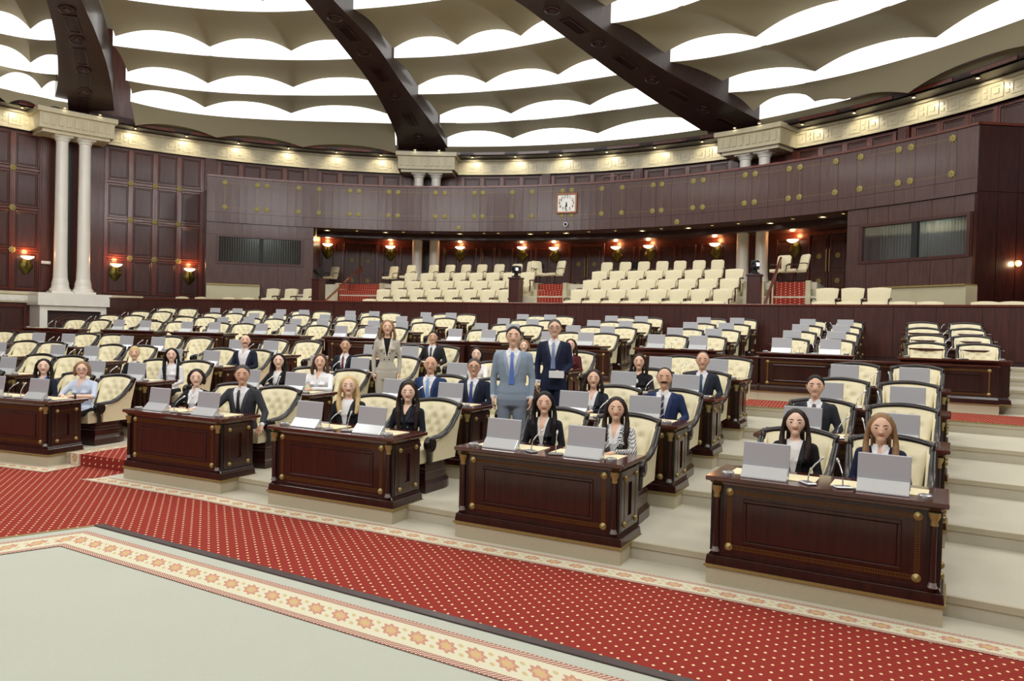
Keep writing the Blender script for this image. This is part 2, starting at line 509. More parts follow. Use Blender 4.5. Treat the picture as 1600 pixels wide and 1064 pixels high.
# red runner up the centre aisle (each step carpeted)
for n in range(4):
    P = at('D0', n, .93, .30); Q = at('D1', n, -.93, .30); L_ = hypot(Q[0] - P[0], Q[1] - P[1])
    ex = ((Q[0] - P[0]) / L_, (Q[1] - P[1]) / L_); ey = (-ex[1], ex[0])
    def ra_(u, v): return (P[0] + ex[0] * u + ey[0] * v, P[1] + ex[1] * u + ey[1] * v)
    us_ = (.06, .32, L_ - .32, L_ - .06)
    mb = MB(); mb.prism([ra_(us_[1], -.026), ra_(us_[2], -.026), ra_(us_[2], 1.80), ra_(us_[1], 1.80)], fl(n) - .17, fl(n) + .010); S('red_runner', mb, M['red'])
    for u0_, u1_ in ((us_[0], us_[1]), (us_[3], us_[2])):
        uvstrip('carpet_border', [ra_(u0_, -.02), ra_(u0_, 1.8)], [ra_(u1_, -.02), ra_(u1_, 1.8)], fl(n) + .008, M['border'])
        p, q_ = ra_(u0_, -.022), ra_(u1_, -.022)
        me = bpy.data.meshes.new('carpet_border')
        me.from_pydata([(p[0], p[1], fl(n) - .16), (q_[0], q_[1], fl(n) - .16), (q_[0], q_[1], fl(n) + .008), (p[0], p[1], fl(n) + .008)], [], [(0, 1, 2, 3)])
        l = me.uv_layers.new(name='UVMap')
        for i, t in enumerate([(0, 0), (0, 1), (.17, 1), (.17, 0)]): l.data[i].uv = t
        me.materials.append(M['border']); o = link('carpet_border', me); o['kind'] = 'structure'
# red carpet on the cross aisle
A = front(LB, 4, .44); B = front(UB, 0, -.25, .93, -.1, -.52)
mb = MB()
NA = [A[0]] + [at(k, 4, 0, .44) for k in LB] + [A[-1]]
mb.prism(NA + [(p[0], p[1]) for p in B[::-1]], fl(4) + .001, fl(4) + .010)
S('red_carpet', mb, M['red'])

# drum wall
mb = MB()
RR = []
for i in range(120):
    a = 360 * i / 120
    p, q_ = pol(CW, RW, a), pol(CW, RW + .3, a)
    RR.append([(p[0], p[1], 0), (q_[0], q_[1], 0), (q_[0], q_[1], 15.6), (p[0], p[1], 15.6)])
mb.rings(RR, True, False, True)
wall = S('wall_back', mb, M['wall'])
mb = MB(); mb.prism([pol(CW, RW + .3, a) for a in range(0, 360, 4)], 15.6, 15.8); S('ceiling', mb, M['roof'])

PCACHE = {}
def panel(ang, wdeg, z0, z1, r=RW, parent=None, name='panel'):
    W = RAD(wdeg) * r - .07; H = z1 - z0
    key = (round(W, 2), round(H, 2), name)
    if key not in PCACHE:
        mb = MB(); x = W / 2; t = .085
        mb.mat(0).box(-x + t, x - t, -.018, .02, t, H - t)
        mb.mat(1)
        for (X0, X1, Z0, Z1) in ((-x, -x + t, 0, H), (x - t, x, 0, H), (-x + t, x - t, 0, t), (-x + t, x - t, H - t, H)):
            mb.box(X0, X1, -.055, .02, Z0, Z1)
        # inner bead
        b = t + .05
        for (X0, X1, Z0, Z1) in ((-x + b, -x + b + .025, b, H - b), (x - b - .025, x - b, b, H - b), (-x + b, x - b, b, b + .025), (-x + b, x - b, H - b - .025, H - b)):
            mb.box(X0, X1, -.032, 0, Z0, Z1)
        PCACHE[key] = mb.mesh(name, [M['panel'], M['frame']], bevel=.012)
    p = pol(CW, r - .01, ang)
    return link(name, PCACHE[key], parent or wall, (p[0], p[1], z0), -RAD(ang))
def rosette_mesh(r=.125):
    mb = MB()
    pts = []
    for k in range(32):
        a = 2 * pi * k / 32
        rr = r * (1.0 if k % 4 == 0 else (.72 if k % 4 == 2 else .9))
        pts.append((rr * cos(a), rr * sin(a)))
    R = [[(x, .01, z) for x, z in pts], [(x, -.02, z) for x, z in pts], [(x * .55, -.035, z * .55) for x, z in pts], [(x * .48, -.024, z * .48) for x, z in pts], [(x * .2, -.024, z * .2) for x, z in pts], [(x * .14, -.045, z * .14) for x, z in pts]]
    mb.rings(R)
    return mb.mesh('rosette', M['rosette'])
ROS = rosette_mesh(); ROSS = rosette_mesh(.15)
def rosette(c, r, ang, z, me=ROS, parent=None):
    p = pol(c, r, ang)
    return link('rosette', me, parent or wall, (p[0], p[1], z), -RAD(ang))
def rail(mb, ang, z0, z1, wd=.10, d=.07):
    p = pol(CW, RW, ang); m = Matrix.Translation((p[0], p[1], 0)) @ Matrix.Rotation(-RAD(ang), 4, 'Z')
    mb.box(-wd / 2, wd / 2, -d, .05, z0, z1, m)
ROWS = [(3.28, 4.93), (5.06, 6.74), (6.88, 8.45), (8.62, 10.12)]
PW = 2.72
STILE = []
def bay(starts, rows, ros):
    mb = MB()
    for s0 in starts:
        for i in range(4):
            for z0, z1 in rows: panel(s0 + PW * (i + .5), PW, z0, z1)
        for i in range(5): rail(mb, s0 + PW * i, rows[0][0], rows[-1][1])
        for k in range(len(rows) - 1):
            zz = (rows[k][1] + rows[k + 1][0]) / 2
            arcband(mb, CW, RW - .07, RW + .02, zz - .05, zz + .05, s0, s0 + 4 * PW, 8)
            if ros:
                for i in (1, 2, 3): rosette(CW, RW - .09, s0 + PW * i, zz, ROSS)
    mb.build('stile', M['frame'], wall, bevel=0)
bay([-57.3, -39.72], ROWS, True)
bay([-26.95, -14.35, 4.9, 17.3, 29.9, 48.9, 61.6], [ROWS[3]], False)
# plain pilasters between panel groups
mb = MB()
for a in (-28.0, -15.2, -2.6, 3.6, 16.5, 29.0, 41.6, 48.2, 60.8, -46.0, -41.0):
    p = pol(CW, RW, a); m = Matrix.Translation((p[0], p[1], 0)) @ Matrix.Rotation(-RAD(a), 4, 'Z')
    z0 = 3.2 if a < -28.5 else 8.6
    mb.box(-.22, .22, -.16, .05, z0, 10.2, m); mb.box(-.15, .15, -.2, .05, z0 + .1, 10.1, m)
mb.build('pilaster', M['wall'], wall)
# small double door above the balcony
for da in (-1.25, 1.25): panel(26.4 + da, 2.4, 8.62, 10.0)
# frieze of carved stone round the wall
mb = MB(); arcband(mb, CW, RW - .14, RW + .02, 10.2, 10.98, -88, 118, 120)
arcband(mb, CW, RW - .22, RW + .02, 10.2, 10.28, -88, 118, 120); arcband(mb, CW, RW - .26, RW + .02, 10.90, 11.0, -88, 118, 120)
frieze = S('trim_3', mb, M['frieze'])
mb = MB()
a = -62.0
while a < 76:
    for da, wd, z0, z1 in ((0, .16, 10.36, 10.84), (1.14, .16, 10.36, 10.84), (.16, .98, 10.36, 10.43), (.16, .98, 10.77, 10.84), (.42, .46, 10.52, 10.68), (1.5, .34, 10.44, 10.56), (1.5, .34, 10.64, 10.76)):
        arcband(mb, CW, RW - .17, RW - .12, z0, z1, a + da, a + da + wd, 1)
    a += 2.05
o = mb.build('relief', M['frieze'], frieze, kind='stuff')
# dark cornice above it with a soffit for the spotlights
mb = MB(); arcband(mb, CW, 21.35, RW + .02, 11.02, 11.10, -88, 118, 120); arcband(mb, CW, 21.35, 21.5, 11.02, 11.2, -88, 118, 120); arcband(mb, CW, 21.6, 21.75, 11.1, 11.4, -88, 48, 90); arcband(mb, CW, 21.7, 21.85, 11.1, 11.9, 47.5, 118, 60)
corn = S('trim_4', mb, M['dark'])
mb = MB()
a = -62
while a < 80:
    arcband(mb, CW, 21.30, 21.36, 11.04, 11.16, a, a + 4.4, 6); a += 6.26
mb.build('cornice_moulding', M['frame'], corn, kind='stuff')
spotm = MB(); spotm.mat(0).lathe([(.085, 0), (.085, -.03), (.065, -.035), (.06, -.01)], 12); spotm.mat(1).lathe([(.058, -.012), (.04, -.02), (.0, -.022)], 12, cap=False)
SPOT = spotm.mesh('spot', [M['gold'], M['spot']])
def lamp_spot(loc, energy, color, size=1.6, aim=None):
    l = bpy.data.lights.new('spot_beam', 'SPOT'); l.energy = energy; l.color = color; l.spot_size = size; l.spot_blend = .6; l.shadow_soft_size = .05
    o = bpy.data.objects.new('spot_beam', l); COL.objects.link(o); o.location = loc
    if aim: o.rotation_euler = (Vector(aim) - Vector(loc)).to_track_quat('-Z', 'Y').to_euler()
    return o
i = 0
for a in (-61.2, -55.0, -48.9, -45.2, -41.4, -36.98, -31.07, -24.77, -18.43, -12.11, -6.14, -1.2, 2.2, 6.56, 12.57, 18.93, 25.31, 31.84, 38.1, 43.4, 46.6, 50.58, 56.59, 63.06, 69.5):
    blk = abs(a + 43.4) < 3 or abs(a - .5) < 2.5 or abs(a - 45) < 2.5
    r = 20.75 if blk else 21.62
    p = pol(CW, r, a); z = 11.14 if blk else 11.0
    o = link('cornice_spotlight', SPOT, None, (p[0], p[1], z))
    tag(o, 'recessed cornice spotlight, %s from the left above the stone frieze' % (ORD[i] if i < 20 else 'twenty-' + ORD[i - 20]), 'spotlight', 'spotlights along the cornice')
    q_ = pol(CW, RW - .1, a)
    if not blk: lamp_spot((p[0], p[1], z - .06), 34, (1, .9, .68), 2.0, (q_[0], q_[1], 10.2))
    i += 1

# paired columns with their stone blocks and the beams they carry
def fluted(r, n=20, d=.06):
    out = []
    for k in range(n * 2):
        a = pi * k / n; rr = r * (1 if k % 2 == 0 else 1 - d)
        out.append((rr * cos(a), rr * sin(a)))
    return out
def column_mesh(z0, z1):
    mb = MB(); H = z1 - z0
    shaft = MB()
    R = []
    for z, r in ((.62, .285), (1.2, .268), (2.5, .262), (H - 1.2, .245), (H - .22, .24)):
        R.append([(x, y, z) for x, y in fluted(r, 20, .05 if z < 1.25 else .025)])
    shaft.rings(R)
    base = MB(); base.box(-.43, .43, -.43, .43, 0, .10)
    base.lathe([(.42, .10), (.43, .16), (.41, .2), (.36, .24), (.355, .30), (.33, .36), (.345, .42), (.30, .60), (.29, .66)], 24)
    cap = MB(); cap.lathe([(.24, H - .24), (.28, H - .2), (.27, H - .16), (.34, H - .08), (.35, H - .06)], 24); cap.box(-.36, .36, -.36, .36, H - .06, H)
    return shaft.mesh('shaft', M['marble'], True), base.mesh('base', M['marble'], True), cap.mesh('capital', M['marble'], True)
for ctr, z0, nm in ((-43.65, 3.16, 'left wall'), (.38, 4.0, 'middle'), (44.95, 4.0, 'right')):
    sh, ba, ca = column_mesh(z0, 10.06)
    for side, da in (('left', -1.2), ('right', 1.2)):
        p = pol(CW, 21.6, ctr + da)
        o = empty('marble_column', (p[0], p[1], z0), -RAD(ctr + da))
        o['kind'] = 'thing'
        tag(o, 'white marble column, %s one of the pair under the %s ceiling beam' % (side, {'left wall': 'leftmost', 'middle': 'middle', 'right': 'right-hand'}[nm]), 'column', 'paired marble columns')
        link('shaft', sh, o); link('base', ba, o); link('capital', ca, o)
    mb = MB()
    arcband(mb, CW, 21.1, RW, 10.06, 10.2, ctr - 3.6, ctr + 3.6, 6); arcband(mb, CW, 20.95, RW, 10.2, 10.86, ctr - 4.0, ctr + 4.0, 6)
    arcband(mb, CW, 20.8, RW, 10.86, 11.06, ctr - 4.3, ctr + 4.3, 6)
    o = empty('trim_7', (0, 0, 0)); o['kind'] = 'structure'
    mb.build('block', M['frieze'], o)
    mb = MB()
    for k in range(9):
        aa = ctr - 3.7 + k * .84
        arcband(mb, CW, 20.90, 20.96, 10.36, 10.76, aa, aa + .5, 1)
    mb.build('relief', M['frieze'], o, kind='stuff')
    # black strip on the wall between the columns
    mb = MB(); arcband(mb, CW, RW - .06, RW - .01, z0, 10.06, ctr - .5, ctr + .5, 2); mb.build('column_strip', M['black'], wall)

# left wall: stone band, pedestal with arched grille and dark wainscot
mb = MB(); arcband(mb, CW, RW - .10, RW, 2.72, 3.1, -75, -35.5, 30); arcband(mb, CW, RW - .16, RW, 3.08, 3.2, -75, -35.5, 30); S('trim_5', mb, M['frieze'])
mb = MB(); arcband(mb, CW, RW - .13, RW - .09, 2.78, 3.03, -75, -35.5, 30)
for k in range(46):
    aa = -74 + k * .84
    arcband(mb, CW, RW - .155, RW - .1, 2.82, 3.0, aa, aa + .4, 1)
S('trim_6', mb, M['marble'])
mb = MB(); arcband(mb, CW, 20.9, RW, 2.62, 3.16, -47.6, -39.7, 8)
arcband(mb, CW, 21.05, RW, 1.0, 2.62, -47.3, -46.5, 2); arcband(mb, CW, 21.05, RW, 1.0, 2.62, -40.8, -40.0, 2); arcband(mb, CW, 21.05, RW, 2.4, 2.62, -46.5, -40.8, 6)
ped = S('wall_pedestal', mb, M['marble'])
mb = MB(); arcband(mb, CW, 21.3, 21.4, 1.0, 2.4, -46.5, -40.8, 6); mb.build('grille_panel', M['dark'], ped)
mb = MB()
for rr in (1.05, .9, .55):
    pts = []
    for k in range(17):
        t = pi * k / 16; aa = -43.65 + math.degrees(rr * cos(t) / 21.3); p = pol(CW, 21.28, aa); pts.append((p[0], p[1], 1.35 + rr * .85 * sin(t)))
    mb.tube(pts, .03, 5)
for k in range(9):
    t = pi * k / 8; P = []
    for rr in (.58, .88):
        aa = -43.65 + math.degrees(rr * cos(t) / 21.3); p = pol(CW, 21.28, aa); P.append((p[0], p[1], 1.35 + rr * .85 * sin(t)))
    mb.tube(P, .022, 4)
mb.build('arch_grille', M['lattice'], ped)
for s0 in (-58.5, -54.7, -50.9):
    panel(s0 + 1.6, 3.4, 1.15, 2.6)
panel(-38, 3.2, 1.15, 2.6)

# ------------------------------------------------------------------ gallery behind the parapet
TG = -.49
def gp(u, o=0.0):
    v = -.00569988911 * u * u - .145768122 * u + 22.6521759 + o
    return (u * cos(TG) - v * sin(TG), u * sin(TG) + v * cos(TG))
def uclip(o):
    us = [u for u in np.arange(-36, 14, .5) if hypot(gp(u, o)[0] - CW[0], gp(u, o)[1] - CW[1]) < 22.42]
    return us
us = uclip(0)
mb = MB(); P0 = [gp(u) for u in us]; P1 = [gp(u, .16) for u in us]
strip(mb, P0, P1, .9, 3.0)
par = S('wall_parapet', mb, M['panel'])
mb = MB(); strip(mb, [gp(u, -.05) for u in us], [gp(u, .22) for u in us], 3.0, 3.06); mb.build('coping', M['frame'], par, bevel=.01)
mb = MB(); strip(mb, [gp(u, -.03) for u in us], P0, 1.45, 1.62); mb.build('skirting', M['dark'], par)
# flush veneer boards on the parapet face
for i in range(0, len(us) - 3, 2):
    mb = MB(); strip(mb, [gp(us[i] + .006, -.022), gp(us[i + 2] - .006, -.022)], [gp(us[i] + .006, .01), gp(us[i + 2] - .006, .01)], 1.64, 2.985)
    mb.build('panel', M['panel'], par)
GZ = [2.16, 2.62, 3.04, 3.46]; GO = [.16, 1.35, 2.45, 3.55]
ULO = [-99, -27.5, -27.3, -27.1]; UHI = [99, -1.2, -1.7, -2.2]
for k in range(4):
    uu = [u for u in uclip(GO[k]) if ULO[k] < u < UHI[k]]
    mb = MB(); B = []
    for u in uu:
        q_ = gp(u, GO[k] + 1.4)
        if hypot(q_[0] - CW[0], q_[1] - CW[1]) > 22.42:
            f = gp(u, GO[k]); s = reach(f, (-sin(TG), cos(TG)), r=22.42); q_ = gp(u, GO[k] + min(s, 1.4))
        B.append(q_)
    strip(mb, [gp(u, GO[k]) for u in uu], B, 1.0, GZ[k]); S('floor_gallery', mb, M['beige'])
uu = [u for u in uclip(4.75) if -27.0 < u < -2.6]; A = [gp(u, 4.75) for u in uu]; B = []
for f in A:
    s = reach(f, (-sin(TG), cos(TG)), r=22.42); B.append((f[0] - sin(TG) * s, f[1] + cos(TG) * s))
mb = MB(); strip(mb, A, B, 1.0, 4.0); S('floor_gallery', mb, M['beige'])
def gal_at(px, o):    # gallery point from bearing (deg from +y), at offset o behind the parapet
    t = math.tan(RAD(px)); lo, hi = -36, 12
    for _ in range(50):
        m = (lo + hi) / 2; p = gp(m, o)
        if p[0] / p[1] < t: lo = m
        else: hi = m
    return lo
# back wall of the gallery under the balcony: panels and doors
for a in (-15.6, -13.05, -4.75, -2.4, 3.6, 6.0, 8.6, 11.1, 13.6, 16.2, 27.6, 30.3, 33.0, 35.7, 38.4, 41.0, 47.8, 50.0 - .3, 57.4):
    panel(a, 2.3, 4.35, 6.35)
def door(ang, name):
    o = empty(name, (*pol(CW, RW - .06, ang), 4.0), -RAD(ang)); o['kind'] = 'structure'
    mb = MB(); mb.box(-.95, -.83, -.1, .04, 0, 2.5); mb.box(.83, .95, -.1, .04, 0, 2.5); mb.box(-.95, .95, -.1, .04, 2.38, 2.55)
    mb.build('door_frame', M['frame'], o, bevel=.01)
    for s in (-1, 1):
        mb = MB(); x0, x1 = (.012, .82) if s > 0 else (-.82, -.012)
        mb.mat(0).box(x0, x1, -.05, .0, 0, 2.36)
        mb.mat(1)
        for z0, z1 in ((.12, .78), (.95, 2.2)):
            for (X0, X1, Z0, Z1) in ((x0 + .1, x0 + .15, z0, z1), (x1 - .15, x1 - .1, z0, z1), (x0 + .1, x1 - .1, z0, z0 + .05), (x0 + .1, x1 - .1, z1 - .05, z1)):
                mb.box(X0, X1, -.075, -.04, Z0, Z1)
        lf = mb.build('door_leaf', [M['panel'], M['frame']], o, bevel=.006)
        link('rosette', ROS, lf, ((x0 + x1) / 2, -.055, .45)); link('rosette', ROS, lf, ((x0 + x1) / 2, -.055, 1.5))
        mb = MB(); xx = .07 * s
        mb.tube([(xx, -.05, .8), (xx, -.11, .84), (xx, -.11, 1.75), (xx, -.05, 1.79)], .02, 8); mb.build('pull_handle', M['gold'], lf)
door(-8.75, 'door_1'); door(22.3, 'door_2'); door(53.0, 'door_3')

# balcony
A0, A1 = -22.7, 66.75
def outer(a):
    d = (sin(RAD(a)), cos(RAD(a))); s = reach(CB, d, CW, RW - .02); return (CB[0] + d[0] * s, CB[1] + d[1] * s)
mb = MB(); n = 60
R = []
for i in range(n + 1):
    a = A0 + (A1 - A0) * i / n; p = pol(CB, RB, a); q_ = outer(a)
    R.append([(p[0], p[1], 6.6), (q_[0], q_[1], 6.6), (q_[0], q_[1], 6.78), (p[0], p[1], 6.78)])
mb.rings(R)
arcband(mb, CB, RB, RB + .12, 6.6, 8.62, A0, A1, 60)
for a in (A0, A1):
    p = pol(CB, RB, a); q_ = outer(a); d = (cos(RAD(a)) * .1 * (1 if a < 0 else -1), -sin(RAD(a)) * .1 * (1 if a < 0 else -1))
    mb.prism([p, q_, (q_[0] + d[0], q_[1] + d[1]), (p[0] + d[0], p[1] + d[1])], 6.6, 8.62)
bal = S('wall_balcony', mb, M['balcony'])
mb = MB(); arcband(mb, CB, RB - .07, RB + .16, 8.62, 8.70, A0, A1, 60); mb.build('coping', M['frame'], bal)
NP = 48; st = (A1 - A0) / NP
VC = []
for i in range(NP):
    a = A0 + st * i
    for z0, z1 in ((6.6, 7.04), (7.05, 8.61)):
        mb = MB(); arcband(mb, CB, RB - .03, RB + .01, z0, z1, a + .012, a + st - .012, 2)
        mb.build('panel', M['balcony'], bal)
ra = [-20.66, -16.9, -15.78, -12.01, -9.51, -5.71, -4.6, -.81, .33, 5.15, 6.33, 10.16, 11.24, 15.04, 17.59, 21.44, 22.63, 26.45, 28.98, 32.79, 33.87, 37.63, 38.8, 43.63, 44.76, 48.5, 49.67, 53.41, 55.92, 59.62, 60.76, 64.49]
for i, a in enumerate(ra):
    for z in (8.38, 7.28): rosette(CB, RB - .035, a, z, ROS, bal)
    mb = MB(); p = pol(CB, RB - .032, a); m = Matrix.Translation((p[0], p[1], 0)) @ Matrix.Rotation(-RAD(a), 4, 'Z')
    mb.box(-.006, .006, -.004, .004, 7.42, 8.25, m); mb.build('inlay_line', M['inlay'], bal)
    if i % 2 == 0:
        b = ra[i + 1]
        for z in (8.38, 7.28):
            mb = MB(); arcband(mb, CB, RB - .037, RB - .028, z - .005, z + .005, a + .4, b - .4, 8); mb.build('inlay_line', M['inlay'], bal)
for a in (8.22, 35.79): rosette(CB, RB - .035, a, 6.75, ROS, bal)
# soffit beams and glowing downlights under the balcony
i = 0
sp2 = MB(); sp2.mat(0).lathe([(.17, 0), (.17, -.04), (.13, -.05), (.12, -.02)], 14); sp2.mat(1).lathe([(.118, -.02), (.06, -.035), (0, -.04)], 14, cap=False)
SP2 = sp2.mesh('downlight', [M['gold'], M['spot']])
DL = []
for a, r, big in ((-8.6, 21.9, 1), (-4.9, 21.7, 0), (-1.4, 21.9, 1), (.9, 21.7, 0), (4.6, 21.7, 0), (8.0, 21.9, 1), (11.2, 21.7, 0), (13.0, 21.7, 0), (16.9, 22, 1), (19.3, 21.7, 0), (21.5, 21.9, 1), (24.5, 21.7, 0), (27.8, 21.7, 0), (30.8, 22, 1), (33.4, 21.7, 0), (36.4, 21.9, 1), (39.4, 21.7, 0), (42.4, 21.7, 0), (45.3, 22.2, 1), (48.4, 21.7, 0), (51.2, 21.9, 1), (53.6, 21.7, 0)):
    DL.append((a, r, big))
for i, (a, r, big) in enumerate(DL):
    p = pol(CB, r, a)
    o = link('balcony_downlight', SP2 if big else SPOT, None, (p[0], p[1], 6.6))
    tag(o, '%s downlight under the balcony, %s' % ('broad glowing' if big else 'small round', (ORD[i] if i < 20 else 'twenty-' + ORD[i - 20]) + ' from the left booth'), 'downlight', 'downlights under the balcony')
    if big: lamp_spot((p[0], p[1], 6.5), 60, (1, .78, .5), 2.2, (p[0], p[1], 0))
mb = MB(); arcband(mb, CB, RB + 1.3, RB + 1.6, 6.35, 6.6, -10, 54.6, 40); mb.build('soffit_beam', M['dark'], bal)

# glass-fronted booths under both ends of the balcony
def booth(a0, a1, ws, name, side):
    mb = MB(); r = RB + .06
    zb = 2.0
    wz = [(w_[2], w_[3]) for w_ in ws]
    lo, hi = min(z for z, _ in wz), max(z for _, z in wz)
    w0, w1 = ws[0][0], ws[-1][1]
    mb.mat(0)
    arcband(mb, CB, r, r + .2, zb, lo, a0, a1, 12); arcband(mb, CB, r, r + .2, hi, 6.6, a0, a1, 12)
    arcband(mb, CB, r, r + .2, lo, hi, a0, w0, 3); arcband(mb, CB, r, r + .2, lo, hi, w1, a1, 3)
    for a in (a0, a1):
        p = pol(CB, r, a); q_ = outer(a); s = 1 if a == a0 else -1
        d = (cos(RAD(a)) * .12 * s, -sin(RAD(a)) * .12 * s)
        mb.prism([p, q_, (q_[0] + d[0], q_[1] + d[1]), (p[0] + d[0], p[1] + d[1])], zb, 6.6)
    o = S('wall_' + name, mb, M['balcony'])
    na = 6
    for i in range(na):
        b0 = a0 + (a1 - a0) * i / na; b1 = a0 + (a1 - a0) * (i + 1) / na
        mb = MB(); arcband(mb, CB, r - .02, r + .01, zb, lo - .1, b0 + .02, b1 - .02, 2); mb.build('panel', M['balcony'], o)
        mb = MB(); arcband(mb, CB, r - .02, r + .01, hi + .1, 6.59, b0 + .02, b1 - .02, 2); mb.build('panel', M['balcony'], o)
    fr_ = MB()
    arcband(fr_, CB, r - .05, r + .1, lo - .1, lo, w0 - .3, w1 + .3, 8); arcband(fr_, CB, r - .05, r + .1, hi, hi + .1, w0 - .3, w1 + .3, 8)
    arcband(fr_, CB, r - .05, r + .1, lo, hi, w0 - .3, w0, 1); arcband(fr_, CB, r - .05, r + .1, lo, hi, w1, w1 + .3, 1)
    wn = fr_.build('window_' + ('1' if side == 'l' else '2'), M['panel']); wn['kind'] = 'structure'
    mu = MB(); arcband(mu, CB, r - .03, r + .1, lo, hi, ws[0][1], ws[1][0], 1); mu.build('mullion', M['blackm'], wn)
    for w_ in ws:
        g = MB(); arcband(g, CB, r + .05, r + .07, lo, hi, w_[0], w_[1], 6); g.build('pane', M['glass'], wn)
    # the room behind the glass: pleated curtain, floor and a work table
    cu = MB(); R = []
    for i in range(81):
        a = w0 - .6 + (w1 - w0 + 1.2) * i / 80; pt = pol(CB, r + 1.5 + .05 * (i % 2), a); R.append([(pt[0], pt[1], lo - .7), (pt[0], pt[1], 6.55)])
    cu.rings(R, False, False); cu.build('curtain', M['curtain'], o)
    tb = MB(); arcband(tb, CB, r + .25, r + .8, lo - .2, lo - .12, w0, w1, 6); tb.build('work_table', M['panel'], o)
    l = bpy.data.lights.new('booth_fill', 'POINT'); l.energy = 30; l.color = (.95, 1, 1); l.shadow_soft_size = .2  # point light added to brighten the booth interior
    lo2 = bpy.data.objects.new('booth_fill', l); COL.objects.link(lo2); pt = pol(CB, r + .7, (w0 + w1) / 2); lo2.location = (pt[0], pt[1], 6.3)
    return o
booth(A0, -10.11, [(-21.26, -16.6, 4.83, 5.96), (-16.1, -11.6, 4.83, 5.96)], 'booth_left', 'l')
booth(54.65, A1, [(56.2, 60.9, 4.78, 5.95), (61.45, 65.86, 4.78, 5.95)], 'booth_right', 'r')
for nm, a0, a1, zt in (('wall_cladding_left', A0 + .1, -16.4, 3.75), ('wall_cladding_right', 58.9, 66.9, 3.78)):
    mb = MB(); arcband(mb, CB, RB - .45, RB + .06, 2.0, zt, a0, a1, 8); o = S(nm, mb, M['stonewall'])
    mb = MB(); arcband(mb, CB, RB - .5, RB + .05, zt, zt + .05, a0, a1, 8); mb.build('brass_coping', M['gold'], o)
# right side wall running back from the balcony corner
p = pol(CB, RB, A1); s = reach(p, (.995, .10), r=22.4)
q_ = (p[0] + .995 * s, p[1] + .10 * s)
mb = MB(); mb.prism([p, q_, (q_[0] - .02, q_[1] + .2), (p[0] - .02, p[1] + .2)], 2.0, 8.62); sw = S('wall_right', mb, M['desk'])
for i in range(5):
    f0, f1 = i / 5 + .004, (i + 1) / 5 - .004
    for z0, z1 in ((2.0, 6.58), (6.64, 8.6)):
        mb = MB(); e0 = (p[0] + .995 * s * f0, p[1] + .1 * s * f0); e1 = (p[0] + .995 * s * f1, p[1] + .1 * s * f1)
        mb.prism([(e0[0], e0[1] - .03), (e1[0], e1[1] - .03), e1, e0], z0, z1); mb.build('panel', M['desk'], sw)
mb = MB(); mb.prism([(p[0] - .05, p[1] - .07), (q_[0], q_[1] - .07), (q_[0], q_[1] + .2), (p[0], p[1] + .2)], 8.62, 8.70); mb.build('coping', M['frame'], sw)
wp = (p[0] + .995 * 1.35, p[1] + .1 * 1.35)
o = empty('wall_lamp', (wp[0], wp[1] - .03, 4.5)); tag(o, 'small round wall light on the red wood wall beyond the right booth', 'wall light')
mb = MB(); mb.lathe([(.11, 0), (.11, .03), (.07, .05)], 14, axis='y'); mb.build('plate', M['gold'], o)
mb = MB(); mb.ell((0, -.07, 0), (.07, .05, .07)); mb.build('bulb', M['spot'], o, True)
l = bpy.data.lights.new('wall_lamp_glow', 'POINT'); l.energy = 25; l.color = (1, .72, .38); l.shadow_soft_size = .06; lo_ = bpy.data.objects.new('wall_lamp_glow', l); COL.objects.link(lo_); lo_.location = (wp[0], wp[1] - .25, 4.5)

# ------------------------------------------------------------------ ceiling: beams, luminous strips, scalloped panels
def zf(x, y, d=0):
    wd = max(0, RW - hypot(x - CW[0], y - CW[1]))
    return 11.45 + 2.9 * (1 - max(0, 1 - wd / 15) ** 2) - d
E_ = {'r1': [((-20.51, 33.27), (-18.23, 34.18)), ((-19.38, 31.83), (-17.48, 32.54)), ((-18.57, 30.54), (-16.88, 31.04)), ((-17.5, 28.5), (-16.15, 28.85)), ((-16.61, 26.56), (-15.52, 26.81)), ((-15.0, 22.9), (-14.1, 23.1)), ((-13.2, 19), (-12.4, 19.2))],
      'r2': [((-6.21, 39.82), (-3.42, 39.82)), ((-6.15, 37.83), (-4.01, 37.78)), ((-6.62, 34.15), (-5.15, 34.15)), ((-7.3, 30.71), (-5.89, 30.66)), ((-7.74, 27.97), (-6.67, 27.92)), ((-8.5, 23.6), (-7.6, 23.5)), ((-9.4, 19), (-8.6, 18.8))],
      'r3': [((8.56, 34.72), (11.05, 32.97)), ((6.25, 33.39), (8.92, 32.23)), ((3.93, 31.6), (6.06, 30.9)), ((1.62, 29.26), (3.43, 28.86)), ((-.31, 26.92), (1.43, 26.72)), ((-3.6, 23.2), (-2.2, 22.7)), ((-6.6, 19.4), (-5.6, 18.7))]}
def cr(P, t):
    n = len(P) - 1; x = min(max(t * n, 0), n - 1e-6); i = int(x); f = x - i
    g = lambda k: Vector(P[min(max(k, 0), n)])
    a, b, c, d = g(i - 1), g(i), g(i + 1), g(i + 2)
    return .5 * ((2 * b) + (c - a) * f + (2 * a - 5 * b + 4 * c - d) * f * f + (3 * b - a - 3 * c + d) * f ** 3)
VENT = None
